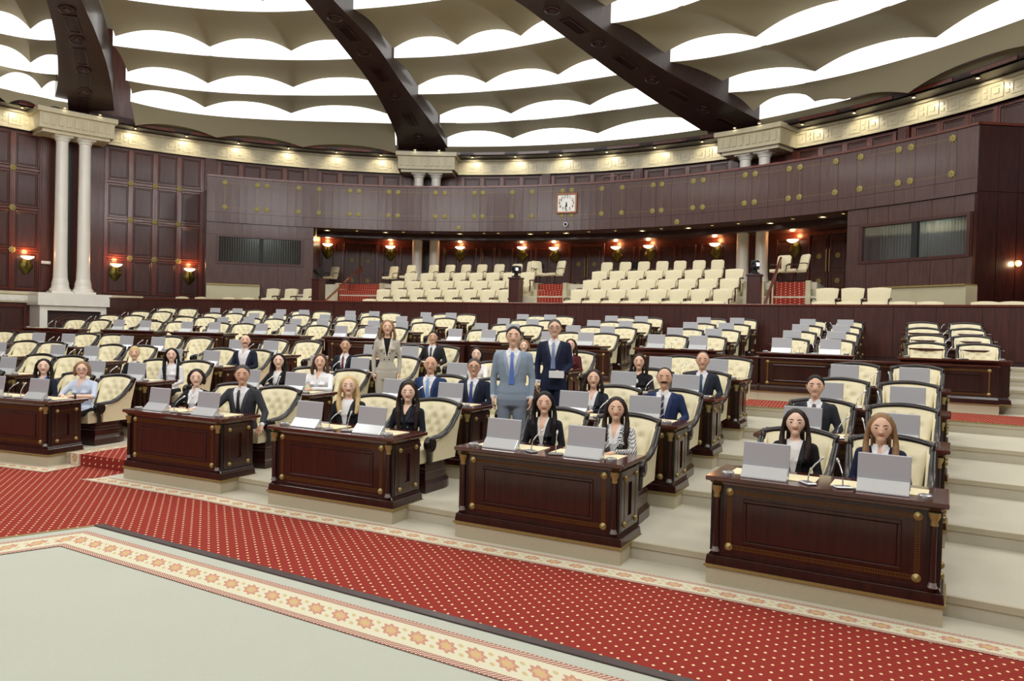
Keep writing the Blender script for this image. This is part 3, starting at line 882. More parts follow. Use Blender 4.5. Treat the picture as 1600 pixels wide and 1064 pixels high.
for j, (nm, EE) in enumerate(E_.items()):
    mb = MB(); R = []
    Ls = [e[0] for e in EE]; Rs = [e[1] for e in EE]
    for i in range(31):
        t = i / 30; a, b = cr(Ls, t), cr(Rs, t)
        dz = .5 - .1 * t
        za, zb_ = zf(a.x, a.y, dz), zf(b.x, b.y, dz)
        R.append([(a.x, a.y, za), (b.x, b.y, zb_), (b.x, b.y, zb_ + 1.5), (a.x, a.y, za + 1.5)])
    mb.rings(R)
    o = empty('ceiling_beam'); o['kind'] = 'structure'
    mb.build('beam', M['rib'], o, True)
    for i in range(8):
        t = .05 + i * .082
        a, b = cr(Ls, t), cr(Rs, t); c = (a + b) / 2; d = (cr(Ls, t + .02) + cr(Rs, t + .02)) / 2 - c
        sl = (zf(c.x + d.x, c.y + d.y) - zf(c.x, c.y)) / d.length
        rz = atan2(d.y, d.x)
        m = Matrix.Translation((c.x, c.y, zf(c.x, c.y, .5 - .1 * t) - .015)) @ Matrix.Rotation(rz, 4, 'Z') @ Matrix.Rotation(-math.atan(sl), 4, 'Y')
        mb = MB()
        if i % 2 == 0:
            for (x0, x1, y0, y1) in ((-.6, .6, -.24, -.17), (-.6, .6, .17, .24), (-.6, -.53, -.17, .17), (.53, .6, -.17, .17)): mb.mat(0).box(x0, x1, y0, y1, -.04, .05, m)
            for k in range(5): mb.mat(0).box(-.52, .52, -.14 + .065 * k, -.115 + .065 * k, -.02, .05, m)
            mb.build('vent', [M['dark']], o)
        else:
            prof = [(.30, .02), (.30, -.03), (.24, -.05), (.22, -.02), (.14, -.02), (.12, -.06), (0, -.06)]
            RRR = [[m @ Vector((r_ * cos(2 * pi * k / 16), r_ * sin(2 * pi * k / 16), z_)) for k in range(16)] for r_, z_ in prof[:-1]]
            mb.rings(RRR); mb.build('speaker_disc', M['dark'], o)
BAYS = [
 # (name, scallops, lines of the luminous strips from the wall inwards)
 ('left', 3, [[(-23.2, 30.9), (-22.0, 32.9), (-20.6, 34.0)], [(-23.4, 29.6), (-21.7, 32.3), (-20.2, 33.5)], [(-23.2, 26.8), (-20.9, 30.5), (-19.0, 31.9)], [(-22.2, 25.2), (-19.7, 28.7), (-17.9, 29.7)], [(-20.0, 22.6), (-18.4, 25.4), (-16.6, 26.6)], [(-17.8, 19.8), (-16.6, 22.4), (-15.2, 23.4)]]),
 ('middle', 3, [[(-18.3, 35.7), (-13.2, 38.45), (-6.3, 40.1)], [(-17.65, 34.5), (-13.3, 37.0), (-6.2, 38.1)], [(-17.1, 33.0), (-12.5, 35.15), (-6.1, 35.7)], [(-16.4, 30.6), (-11.5, 32.5), (-6.6, 32.72)], [(-15.3, 27.4), (-11.2, 28.95), (-7.5, 28.95)], [(-14.4, 23.9), (-11.5, 25.0), (-8.3, 25.0)]]),
 ('right', 3, [[(-3.7, 39.85), (2.0, 38.55), (9.0, 35.0)], [(-3.9, 37.95), (1.6, 36.75), (7.4, 33.4)], [(-4.7, 35.6), (.2, 34.55), (5.2, 31.95)], [(-5.4, 32.7), (-1.2, 31.8), (2.7, 29.6)], [(-6.5, 29.0), (-3.2, 28.2), (-.4, 26.9)], [(-7.4, 25.0), (-4.8, 24.4), (-2.6, 23.4)]]),
 ('far right', 3, [[(10.7, 33.2), (14.0, 29.75), (16.9, 22.5)], [(8.5, 32.5), (13.2, 28.0), (16.2, 20.6)], [(6.1, 31.0), (10.5, 27.0), (14.2, 19.6)], [(3.0, 29.05), (7.0, 25.6), (11.4, 17.6)], [(1.2, 26.6), (4.6, 23.4), (8.2, 15.6)], [(-1.8, 22.8), (1.8, 19.6), (5, 14)]]),
]
def quad3(L, t):
    # curve through three points at t = 0, .5, 1
    a, b, c = [Vector(p) for p in L]
    return a * (1 - t) * (1 - 2 * t) + b * 4 * t * (1 - t) + c * t * (2 * t - 1)
NT_ = 49
for bi, (bn, ns, lines) in enumerate(BAYS):
    for j in range(6):
        # luminous strip standing on the inner edge of panel j (the outermost one follows the cornice)
        def base(t, j=j):
            if j == 0:
                q0 = quad3(lines[0], t); d = (q0 - Vector(CW)).normalized(); p = Vector(CW) + d * 21.25; return p, (11.45 if bi else 11.1)
            p = quad3(lines[j], t)
            if bi == 0 and j == 1: return Vector(CW) + (p - Vector(CW)).normalized() * 20.9, 11.42
            return p, zf(p.x, p.y)
        if bi == 0 and j == 0: continue
        if j < 5:
            mb = MB(); R = []
            for i in range(25):
                t = i / 24 * (.46 if bi == 3 and j == 0 else 1); p, z = base(t); c = Vector(CW) - p; c.normalize()
                R.append([(p.x, p.y, z), (p.x, p.y, z + 1.2), (p.x - c.x * .05, p.y - c.y * .05, z + 1.2), (p.x - c.x * .05, p.y - c.y * .05, z)])
            mb.rings(R)
            o = mb.build('ceiling_strip_light', M['strip'])
            tag(o, 'glowing white light strip, %s above the wall, in the %s bay of the ceiling' % (ORD[j], bn), 'ceiling light', 'light strips between ceiling panels')
        # fabric-like panel j: scalloped outer edge in front of strip j-1, smooth inner edge at line j
        mb = MB(); R = []
        for k in range(13):
            s = k / 12; row = []
            for i in range(NT_):
                t = i / (NT_ - 1)
                pi_, zi_ = base(t)
                arch = 1 - abs(sin(pi * ns * t))          # 1 at the cusps, 0 mid-scallop
                if j > 0: po, zo = base(t, j - 1)
                else: po, zo = Vector(CW) + (pi_ - Vector(CW)).normalized() * 21.62, 11.15
                c = (Vector(CW) - po).normalized()
                amp = .36
                if j > 0: zo += .74; po = po + c * .28
                else: amp = 0
                if j == 1:
                    amp = .32
                    if bi in (0, 1): amp, zo = .20, 11.27 if bi else 11.16
                    elif bi == 3: zo -= .8 * min(1, max(0, (t - .30) / .16))
                zo = zo - amp * arch ** 1.35
                p = po.lerp(pi_, s)
                z = zo * (1 - s) + zi_ * s
                if j > 0: z += (.30 if j > 1 else .12) * sin(pi * s) * (1 - .5 * arch) - .10 * arch * (1 - s)
                row.append((p.x, p.y, z))
            R.append(row)
        mb.rings(R, False, False)
        o = mb.build('ceiling_panel', M['fabric'], None, 60); o['kind'] = 'structure'

# ------------------------------------------------------------------ desks
def make_desk(front_detail=True, plinth=True):
    root = empty('two_seat_desk')
    # local frame: x along the desk, y away from the front, z from the tier floor
    mb = MB()
    mb.box(-.86, .86, .035, .10, .10, .73)                       # front board
    for s in (-1, 1): mb.box(min(s * .86, s * .70), max(s * .86, s * .70), .10, .58, .10, .73)
    mb.box(-.70, .70, .10, .56, .58, .62)
    mb.box(-.02, .02, .10, .54, .10, .60)
    mb.build('carcass', M['desk'], root, bevel=.004)
    mb = MB()
    mb.frustum((-.915, .915, .0, .59), (-.905, .905, .01, .58), 0, .085); mb.frustum((-.89, .89, .018, .585), (-.868, .868, .028, .58), .085, .125)
    mb.build('base_moulding', M['desk'], root, bevel=.006)
    mb = MB(); mb.box(-.924, .924, -.012, .596, -.016, .006); mb.build('brass_strip', M['gold'], root)
    mb = MB(); mb.frustum((-.872, .872, .02, .60), (-.90, .90, -.005, .63), .705, .742); mb.box(-.925, .925, -.025, .655, .742, .782)
    mb.build('worktop', M['desktop'], root, bevel=.007)
    if plinth:
        mb = MB(); mb.box(-.905, .905, .002, .31, -.1716, -.012); mb.build('plinth', M['shaded_riser'], root)
    if front_detail:
        mb = MB()
        x, z0, z1 = .58, .24, .575
        for (X0, X1, Z0, Z1) in ((-x - .03, -x, z0, z1), (x, x + .03, z0, z1), (-x - .03, x + .03, z0 - .03, z0), (-x - .03, x + .03, z1, z1 + .03)): mb.box(X0, X1, .022, .05, Z0, Z1)
        mb.box(-x, x, .028, .05, z0 + .001, z1 - .001)
        mb.build('front_panel', M['desk'], root, bevel=.006)
        X, Z0, Z1 = .72, .175, .655
        for (x0, x1, zz) in ((-X + .03, X - .03, Z1), (-X + .03, X - .03, Z0)):
            mb = MB()
            mb.box(x0, x1, .030, .04, zz + .013, zz + .018); mb.box(x0, x1, .030, .04, zz - .018, zz - .013)
            k = x0
            while k < x1 - .006: mb.box(k, k + .007, .030, .04, zz - .011, zz + .011); k += .018
            mb.build('inlay_strip', M['fret'], root)
        for xx in (-X, X):
            mb = MB()
            mb.box(xx - .018, xx - .013, .030, .04, Z0 + .03, Z1 - .03); mb.box(xx + .013, xx + .018, .030, .04, Z0 + .03, Z1 - .03)
            k = Z0 + .03
            while k < Z1 - .035: mb.box(xx - .011, xx + .011, .030, .04, k, k + .007); k += .018
            mb.build('inlay_strip', M['fret'], root)
        kn = MB(); kn.lathe([(.034, -.01), (.034, .008), (.026, .014), (.014, .026), (0, .030)], 12, axis='y', cap=False)
        kn = kn.mesh('knob', M['gold'], True)
        for xx in (-X, X):
            for zz in (Z0, Z1): link('knob', kn, root, (xx, .030, zz))
        for s in (-1, 1):
            mb = MB(); mb.box(s * .83 - .052, s * .83 + .052, .03, .06, .125, .705)
            pil = mb.build('pilaster', M['black'], root)
            mb = MB(); mb.lathe([(.026, .155), (.023, .4), (.025, .62)], 12, (s * .83, .02, 0)); mb.build('shaft', M['desk'], pil, True)
            mb = MB(); mb.lathe([(.028, .60), (.030, .61), (.024, .63), (.042, .67), (.044, .70)], 12, (s * .83, .016, 0)); mb.build('capital', M['gold'], pil, True)
            mb = MB(); mb.lathe([(.036, .125), (.036, .135), (.028, .15), (.027, .165)], 12, (s * .83, .016, 0)); mb.build('foot', M['silver'], pil, True)
    sk = MB(); sk.lathe([(.028, 0), (.028, .012), (.02, .022), (0, .028)], 10, axis='x', cap=False); sk = sk.mesh('knob', M['gold'], True)
    for s in (-1, 1):
        mb = MB()
        X = s * .86
        a, b = min(X, X + s * .022), max(X, X + s * .022)
        for (y0, y1, z0, z1) in ((.07, .26, .13, .70), (.36, .56, .13, .70), (.26, .36, .13, .25), (.26, .36, .57, .70)): mb.box(a, b, y0, y1, z0, z1)
        mb.mat(1)
        for (y0, y1, z0, z1) in ((.17, .46, .625, .63), (.17, .46, .185, .19), (.155, .16, .2, .61), (.47, .475, .2, .61)): mb.box(min(X, X + s * .025), max(X, X + s * .025), y0, y1, z0, z1)
        sp = mb.build('side_panel', [M['desk'], M['fret']], root)
        for yy in (.158, .472):
            for zz in (.188, .627):
                k = link('knob', sk, sp, (X + s * .022, yy, zz))
                if s < 0: k.scale = (-1, 1, 1)
    return freeze(root)
desk_p = make_desk(True, True)
desk_u = make_desk(False, False)

# ------------------------------------------------------------------ armchairs behind the desks
def make_chair():
    root = empty('tufted_armchair')
    def plan(o, n=14):
        P = [(-.30 - o, -.27 - o), (.30 + o, -.27 - o), (.30 + o, .08)]
        for k in range(1, n): a = pi * k / n; P.append(((.30 + o) * cos(a), .08 + (.30 + o) * sin(a)))
        P.append((-.30 - o, .08)); return P
    mb = MB()
    prev = [(x, y, 0) for x, y in plan(.045)]
    R = [[(x, y, z) for x, y in plan(o)] for o, z in ((.045, 0), (.045, .10), (.025, .125), (.012, .15), (.012, .235), (.02, .25), (.02, .28), (0.0, .30), (0, .35))]
    mb.rings(R); mb.build('pedestal', M['desk'], root)
    # seat cushion
    R = []
    for z, o in ((.35, -.03), (.37, 0), (.45, .012), (.495, 0), (.52, -.03), (.535, -.12)):
        R.append([(x * (1 + o), y * (1 + o) - .02, z) for x, y in ((-.27, -.36), (-.14, -.385), (.14, -.385), (.27, -.36), (.285, -.2), (.285, .1), (.27, .26), (0, .28), (-.27, .26), (-.285, .1), (-.285, -.2))])
    mb = MB(); mb.rings(R); mb.build('seat', M['leather'], root, 50)
    # tufted backrest: grid with buttons sunk in, thick, slightly hollow
    nx, nz = 22, 20
    def W(v): return .27 + .065 * v ** 1.5
    def back_y(u, v): return .24 + .20 * v - .07 * u * u
    btn = []
    for r_, (v, us_) in enumerate(((.30, (-.5, 0, .5)), (.47, (-.25, .25)), (.64, (-.55, 0, .55)), (.82, (-.3, .3)))):
        for u in us_: btn.append((u, v))
    mb = MB(); Fv = []; Bv = []
    for j in range(nz + 1):
        v = j / nz
        for i in range(nx + 1):
            u = -1 + 2 * i / nx
            x = u * W(v); z = .50 + .50 * v + .035 * v * (1 - u * u)
            y = back_y(u, v)
            e = min(1, (1 - abs(u)) * 5) * min(1, v * 5 + .15) * min(1, (1 - v) * 5 + .1)
            d = .045 * sqrt(max(e, 0))
            for bu, bv in btn:
                q2 = ((u - bu) * .30) ** 2 + ((v - bv) * .50) ** 2
                d -= .035 * math.exp(-q2 / .0011)
            Fv.append((x, y - d, z))
            Bv.append((x * .98, y + .075, z - .005))
    n = (nx + 1) * (nz + 1)
    f = []
    for j in range(nz):
        for i in range(nx):
            a = j * (nx + 1) + i
            f.append((a, a + 1, a + nx + 2, a + nx + 1)); f.append((n + a, n + a + nx + 1, n + a + nx + 2, n + a + 1))
    for i in range(nx): f.append((i, n + i, n + i + 1, i + 1)); a = nz * (nx + 1) + i; f.append((a, a + 1, n + a + 1, n + a))
    for j in range(nz): a = j * (nx + 1); f.append((a, a + nx + 1, n + a + nx + 1, n + a)); a += nx; f.append((a, n + a, n + a + nx + 1, a + nx + 1))
    mb.add(Fv + Bv, f)
    bk = mb.build('backrest', M['leather'], root, 60)
    mb = MB()
    for bu, bv in btn:
        x = bu * W(bv); z = .50 + .50 * bv + .035 * bv * (1 - bu * bu); mb.ell((x, back_y(bu, bv) - .012, z), (.012, .008, .012), 8, 4)
    mb.build('buttons', M['leather'], bk, True, kind='stuff')
    # black lacquered frame: up one side, over the crest, down the other
    P = []; rad = []
    for k in range(12): v = .12 + k / 11 * .86; P.append((-W(v) - .022, back_y(1, v) + .01, .50 + .50 * v)); rad.append((.028, .045))
    P.append((-.365, .385, 1.012)); rad.append((.03, .04))
    for k in range(1, 16):
        u = -1 + 2 * k / 16; P.append((u * .345, back_y(u, 1.0) + .01, 1.015 + .04 * (1 - u * u) ** 1.2)); rad.append((.034, .03))
    P.append((.365, .385, 1.012)); rad.append((.03, .04))
    for k in range(11, -1, -1): v = .12 + k / 11 * .86; P.append((W(v) + .022, back_y(1, v) + .01, .50 + .50 * v)); rad.append((.028, .045))
    mb = MB(); mb.tube(P, rad, 8, (0, 1, 0)); mb.build('back_frame', M['black'], root, 50)
    for s in (-1, 1):
        # cream side panel and its thick outer edge along the back
        R = []
        prof = [(-.16, .36), (-.16, .60), (.0, .63), (.12, .70), (.22, .80), (.30, .92), (.36, .98), (.43, .98), (.36, .62), (.33, .36)]
        x0, x1 = s * .285, s * .335
        mb = MB(); m_ = len(prof)
        v = []
        for X in (x0, x1):
            for y, z in prof: v.append((X + s * .03 * max(0, (z - .5)) / .6, y, z))
        fc = [tuple(range(m_)), tuple(range(2 * m_ - 1, m_ - 1, -1))] + [(i, (i + 1) % m_, m_ + (i + 1) % m_, m_ + i) for i in range(m_)]
        mb.add(v, fc); mb.build('side_panel', M['leather'], root)
        P = [(s * .365, .34, .95), (s * .362, .27, .87), (s * .358, .19, .78), (s * .352, .08, .705), (s * .345, -.05, .665), (s * .342, -.17, .66), (s * .342, -.26, .645)]
        mb = MB(); mb.tube(P, [(.034, .03), (.036, .032), (.038, .034), (.04, .034), (.042, .032), (.042, .03), (.04, .03)], 8)
        mb.lathe([(.088, -.035), (.095, -.025), (.095, .025), (.088, .035)], 16, (s * .342, -.24, .585), axis='x')
        mb.lathe([(.05, -.045), (.05, .045)], 12, (s * .342, -.24, .585), axis='x')
        mb.tube([(s * .335, -.26, .52), (s * .322, -.22, .44), (s * .315, -.21, .34)], [(.03, .03), (.026, .03), (.028, .03)], 8)
        mb.build('armrest', M['black'], root, 45)
    return freeze(root)
chair_p = make_chair()

# ------------------------------------------------------------------ desk equipment
def make_monitor():
    root = empty('desk_monitor')
    mb = MB()
    R = [[(-.195, y, z), (.195, y, z), (.195, y + .016, z + .004), (-.195, y + .016, z + .004)] for y, z in ((.045, .03), (.085, .298))]
    mb.rings(R); mb.build('screen', M['mgrey'], root, bevel=.004)
    mb = MB()
    mb.prism([(-.19, -.045), (.19, -.045), (.19, .10), (-.19, .10)], 0, .012)
    v = [(-.19, -.045, .012), (.19, -.045, .012), (.19, .04, .10), (-.19, .04, .10), (-.19, .09, .012), (.19, .09, .012), (.19, .05, .10), (-.19, .05, .10)]
    mb.add(v, [(0, 1, 2, 3), (3, 2, 6, 7), (4, 7, 6, 5), (0, 3, 7, 4), (1, 5, 6, 2), (0, 4, 5, 1)])
    mb.build('base_box', M['mbase'], root, bevel=.003)
    return freeze(root)
mon_p = make_monitor()
def make_mic():
    root = empty('microphone')
    mb = MB(); mb.box(-.07, .07, -.045, .045, 0, .02); mb.build('base', M['silver'], root, bevel=.006)
    mb = MB(); P = [(0, 0, .02), (0, .004, .07), (.0, .022, .12), (0, .06, .165), (0, .10, .195)]
    mb.tube(P, .0055, 6); mb.build('gooseneck', M['silver'], root, True)
    mb = MB(); mb.tube([(0, .097, .193), (0, .108, .201), (0, .132, .217), (0, .140, .223)], [.007, .011, .011, .006], 8); mb.build('capsule', M['silver'], root, True)
    return freeze(root)
mic_p = make_mic()
mb = MB(); mb.lathe([(.052, 0), (.052, .03), (.046, .036), (.03, .037), (.03, .032), (0, .032)], 16, cap=False)
disc_p = mb.build('desk_speaker', M['silver'], None, 40); KIDS[disc_p.name] = []
mb = MB(); mb.box(-.36, .36, -.15, .15, 0, .006)
pad_p = mb.build('desk_pad', M['pad'], None, bevel=.002); KIDS[pad_p.name] = []

LCOL = {k: c for k, c in zip(['D4', 'D3', 'D2', 'D1', 'D0', 'L1', 'L2', 'L3'], ['first lower', 'second lower', 'third lower', 'fourth lower', 'fifth lower', 'sixth lower', 'seventh lower', 'eighth lower'])}
UCOL = {k: c for k, c in zip(['G', 'F', 'E', 'D', 'C', 'B', 'A1', 'A2', 'A3', 'A4'], ['first upper', 'second upper', 'third upper', 'fourth upper', 'fifth upper', 'sixth upper', 'seventh upper', 'eighth upper', 'ninth upper', 'tenth upper'])}
ROWN = ['front', 'second', 'third', 'fourth']
GROUPS = {'chair': 'tufted armchairs at the desks', 'monitor': 'grey monitors on the desks', 'microphone': 'gooseneck microphones on the desks', 'disc': 'round silver desk speakers', 'pad': 'cream pads on the desks', 'desk': 'two-seat desks in rows'}
def visible(blk, n):
    x, y = at(blk, n, .9, .8)
    return (800 + 1176.6 * x / y) > -70 and (800 + 1176.6 * at(blk, n, -.9, .8)[0] / at(blk, n, -.9, .8)[1]) < 1690
AIDE = []
for sect, blocks, col, floor in (('low', LB, LCOL, fl), ('up', UB, UCOL, fu)):
    for k in blocks:
        for n in range(4):
            if not visible(k, n): continue
            t = BLK[k][2] * (1 - n / 3) + BLK[k][3] * n / 3 if sect == 'up' else BLK[k][2] * (1 - n / 5) + BLK[k][3] * n / 5
            z = floor(n)
            where = '%s row of the %s column from the right' % (ROWN[n], col[k])
            pos = at(k, n, 0, .0)
            plain_ = sect == 'up' and n == 0
            put(desk_u if plain_ else desk_p, (pos[0], pos[1], z), t, 'dark mahogany two-seat desk, ' + where, 'desk', GROUPS['desk'])
            nomon = k in ('G', 'A4') or (k == 'A3' and n in (1, 2))
            for s in (-1, 1):
                sd = 'left' if s < 0 else 'right'
                b = 1.20 + random.uniform(-.04, .04); a = .44 * s + random.uniform(-.02, .02)
                q_ = at(k, n, a, b)
                put(chair_p, (q_[0], q_[1], z), t + random.uniform(-.06, .06), 'cream tufted armchair, %s seat, %s' % (sd, where), 'chair', GROUPS['chair'])
                zt = z + .782
                if not nomon:
                    q_ = at(k, n, .46 * s, .12)
                    put(mon_p, (q_[0], q_[1], zt), t, 'grey desk monitor, %s seat, %s' % (sd, where), 'monitor', GROUPS['monitor'])
                q_ = at(k, n, .42 * s, .34)
                put(pad_p, (q_[0], q_[1], zt), t, 'cream desk pad, %s seat, %s' % (sd, where), 'desk pad', GROUPS['pad'])
                q_ = at(k, n, .165 * s + (.06 if s < 0 else 0), .13)
                put(mic_p, (q_[0], q_[1], zt), t + (-.75 if s < 0 else .45) + random.uniform(-.15, .15), 'gooseneck microphone, %s seat, %s' % (sd, where), 'microphone', GROUPS['microphone'])
                q_ = at(k, n, .76 * s, .10)
                put(disc_p, (q_[0], q_[1], zt), t, 'round silver desk speaker, %s end, %s' % (sd, where), 'speaker', GROUPS['disc'])

# long panelled barriers in front of the upper rows
BAR = [((-15.9, 22.3), (-12.18, 22.05)), ((-12.01, 22.09), (-10.07, 21.55)), ((-9.8, 21.44), (-8.0, 20.92)), ((-7.4, 20.75), (-4.96, 20.0)), ((-4.84, 19.96), (-1.12, 18.55)), ((-.96, 18.48), (2.24, 16.85)), ((2.8, 16.53), (5.075, 15.375)), ((5.08, 15.37), (8.72, 13.44))]
BN = ['leftmost', 'second from left', 'third from left', 'fourth from left', 'fifth from left', 'third from right', 'second from right', 'rightmost']
for i, (p, q_) in enumerate(BAR):
    L = hypot(q_[0] - p[0], q_[1] - p[1]); t = atan2(q_[1] - p[1], q_[0] - p[0])
    o = empty('front_barrier', (p[0], p[1], fu(0)), t)
    tag(o, 'mahogany panelled barrier below the upper desks, %s' % BN[i], 'barrier', 'barriers in front of the upper desks')
    h = L / 2
    mb = MB(); mb.box(.02, L - .02, -.10, -.03, .1, .66); mb.build('board', M['desk'], o)
    mb = MB(); mb.frustum((0, L, -.15, -.02), (.01, L - .01, -.14, -.02), 0, .085); mb.frustum((.015, L - .015, -.132, -.02), (.03, L - .03, -.115, -.02), .085, .125); mb.build('base_moulding', M['desk'], o)
    mb = MB(); mb.box(-.004, L + .004, -.155, -.02, -.012, .004); mb.build('brass_strip', M['gold'], o)
    mb = MB(); mb.box(.0, L, -.14, -.02, -.18, -.012); mb.build('plinth', M['shaded_riser'], o)
    mb = MB(); mb.box(L * .3, L * .82, -.19, -.0, .66, .70); mb.box(.0, L, -.12, -.02, .66, .69); mb.build('ledge', M['desktop'], o, bevel=.006)
    mb = MB(); x0, x1, z0, z1 = .30, L - .30, .24, .52
    for (X0, X1, Z0, Z1) in ((x0 - .03, x0, z0, z1), (x1, x1 + .03, z0, z1), (x0 - .03, x1 + .03, z0 - .03, z0), (x0 - .03, x1 + .03, z1, z1 + .03)): mb.box(X0, X1, -.125, -.09, Z0, Z1)
    mb.build('front_panel', M['desk'], o, bevel=.006)
    for zz in (.175, .60):
        mb = MB(); mb.box(.19, L - .19, -.107, -.098, zz - .016, zz - .009); mb.box(.19, L - .19, -.107, -.098, zz + .009, zz + .016)
        k = .2
        while k < L - .2: mb.box(k, k + .012, -.107, -.098, zz - .009, zz + .009); k += .03
        mb.build('inlay_strip', M['fret'], o)
    for xx in (.16, L - .16):
        mb = MB(); mb.box(xx - .012, xx + .012, -.108, -.098, .2, .575); mb.build('inlay_strip', M['fret'], o)
        for zz in (.175, .60):
            mb = MB(); mb.lathe([(.034, -.01), (.034, .008), (.02, .02), (0, .028)], 10, (xx, -.10, zz), axis='y', cap=False); mb.build('knob', M['gold'], o, True)

# ------------------------------------------------------------------ gallery seats
def make_gseat():
    root = empty('gallery_armchair')
    mb = MB(); mb.box(-.28, .28, -.28, .2, 0, .18); mb.build('seat_base', M['gseat'], root)
    R = []
    for z, o in ((.18, -.04), (.22, 0), (.36, .02), (.42, -.02), (.45, -.12)):
        R.append([(x * (1 + o), y * (1 + o), z) for x, y in ((-.29, -.36), (0, -.39), (.29, -.36), (.31, -.1), (.3, .2), (0, .22), (-.3, .2), (-.31, -.1))])
    mb = MB(); mb.rings(R); mb.build('seat', M['gseat'], root, 50)
    mb = MB(); nx = 10; nz = 10; R = []
    for j in range(nz + 1):
        v = j / nz; row = []
        w_ = .28 + .05 * v
        zt = .40 + .60 * v
        fr_ = []; bk_ = []
        for i in range(nx + 1):
            u = -1 + 2 * i / nx
            y = .12 + .16 * v - .05 * u * u
            bulge = .05 * (1 - u ** 4) * (1 - abs(2 * v - 1) ** 4) - .02 * math.exp(-((u / .12) ** 2)) * (.5 if .3 < v < .9 else 0)
            z = zt + .03 * v * (1 - u * u)
            fr_.append((u * w_, y - bulge, z)); bk_.append((u * w_ * .97, y + .11, z - .01))
        R.append(fr_ + bk_[::-1])
    mb.rings(R); mb.build('backrest', M['gseat'], root, 60)
    for s in (-1, 1):
        mb = MB(); P = [(s * .335, .2, .66), (s * .345, .08, .685), (s * .35, -.06, .665), (s * .35, -.2, .66), (s * .35, -.285, .63), (s * .348, -.29, .575), (s * .345, -.24, .55), (s * .34, -.22, .45), (s * .335, -.24, .2)]
        mb.tube(P, [.022, .026, .028, .030, .034, .03, .026, .026, .026], 8); mb.build('armrest', M['desk'], root, True)
    return freeze(root)
gs_p = make_gseat()
def bearing(px): return math.degrees(math.atan((px - 800) / 1176.6)) if True else 0
GROW = ['row at the parapet', 'second row', 'third row', 'top row']
def gal_row(k, px0, px1, n, block):
    o = GO[k] + .55
    u0, u1 = gal_at(bearing(px0), o), gal_at(bearing(px1), o)
    for i in range(n):
        u = u0 + (u1 - u0) * (i + .5) / n
        p = gp(u, o); q_ = gp(u + .1, o)
        put(gs_p, (p[0], p[1], GZ[k]), atan2(q_[1] - p[1], q_[0] - p[0]), 'cream upholstered gallery armchair, %s seat, %s of the %s block' % (ORD[i], GROW[k], block), 'armchair', 'cream armchairs in the gallery')
gal_row(0, 558, 806, 9, 'left middle'); gal_row(1, 580, 800, 8, 'left middle'); gal_row(2, 603, 814, 8, 'left middle'); gal_row(3, 624, 832, 8, 'left middle')
gal_row(0, 873, 1128, 8, 'right middle'); gal_row(1, 884, 1142, 8, 'right middle'); gal_row(2, 903, 1151, 8, 'right middle'); gal_row(3, 917, 1158, 8, 'right middle')
gal_row(0, 1262, 1472, 5, 'far right'); gal_row(1, 1268, 1390, 3, 'far right')
gal_row(0, 1514, 1602, 2, 'right end'); gal_row(0, 262, 322, 2, 'left end')
gal_row(0, 336, 488, 5, 'far left'); gal_row(1, 406, 492, 3, 'far left')
# loose conference chairs on the walkway at the back
def make_loose():
    root = empty('padded_chair')
    mb = MB(); R = []
    for z, o in ((.40, -.05), (.43, 0), (.49, 0), (.51, -.08)): R.append([(x * (1 + o), y * (1 + o), z) for x, y in ((-.27, -.28), (.27, -.28), (.28, 0), (.24, .26), (-.24, .26), (-.28, 0))])
    mb.rings(R); mb.build('seat', M['gseat'], root, 50)
    mb = MB(); R = []
    for v in (0, .1, .5, .9, 1):
        e = .02 if v in (0, 1) else 0
        y = .24 + .14 * v; w_ = .25 - e - (.04 if v == 1 else 0)
        R.append([(-w_, y - .02, .48 + .58 * v), (w_, y - .02, .48 + .58 * v), (w_, y + .06 - e, .48 + .58 * v), (-w_, y + .06 - e, .48 + .58 * v)])
    mb.rings(R); mb.build('backrest', M['gseat'], root, 70, bevel=.012)
    for s in (-1, 1):
        mb = MB(); mb.tube([(s * .26, .3, .70), (s * .31, .18, .72), (s * .32, -.05, .70), (s * .31, -.2, .64), (s * .28, -.16, .48), (s * .25, -.05, .41)], .018, 7); mb.build('armrest', M['black'], root, True)
    mb = MB(); mb.lathe([(.03, .06), (.03, .42)], 10)
    for k in range(5): a = 2 * pi * k / 5; mb.tube([(0, 0, .09), (.28 * cos(a), .28 * sin(a), .05), (.29 * cos(a), .29 * sin(a), 0)], .02, 6)
    mb.build('swivel_base', M['blackm'], root, True)
    return freeze(root)
lc_p = make_loose()
lab = [(514, 'beside the left double door, left of it'), (607, 'right of the left double door'), (634, 'at the walkway, first behind the left middle block'), (669, 'second behind the left middle block'), (695, 'third behind the left middle block'), (720, 'fourth behind the left middle block'), (745, 'fifth behind the left middle block'), (772, 'sixth behind the left middle block'), (800, 'seventh behind the left middle block'),
       (824, 'left of the pair by the middle door'), (841, 'facing left by the middle door'), (864, 'right of the pair by the middle door'), (941, 'first behind the right middle block'), (970, 'second behind the right middle block'), (999, 'third behind the right middle block'), (1028, 'fourth behind the right middle block'), (1056, 'fifth behind the right middle block'), (1086, 'sixth behind the right middle block'), (1115, 'seventh behind the right middle block'), (1215, 'by the right rail, half hidden'), (1240, 'left of the right double door')]
for px, l in lab:
    o = 7.0 if px in (514, 607) else (6.4 if px < 820 or 900 < px < 1200 else 5.4)
    u = gal_at(bearing(px), o); p = gp(u, o)
    put(lc_p, (p[0], p[1], 4.0), -.45 + {841: .9, 864: -.5, 1240: -.9, 1215: -.3}.get(px, 0), 'cream padded swivel chair, ' + l, 'chair', 'loose chairs along the gallery walkway')
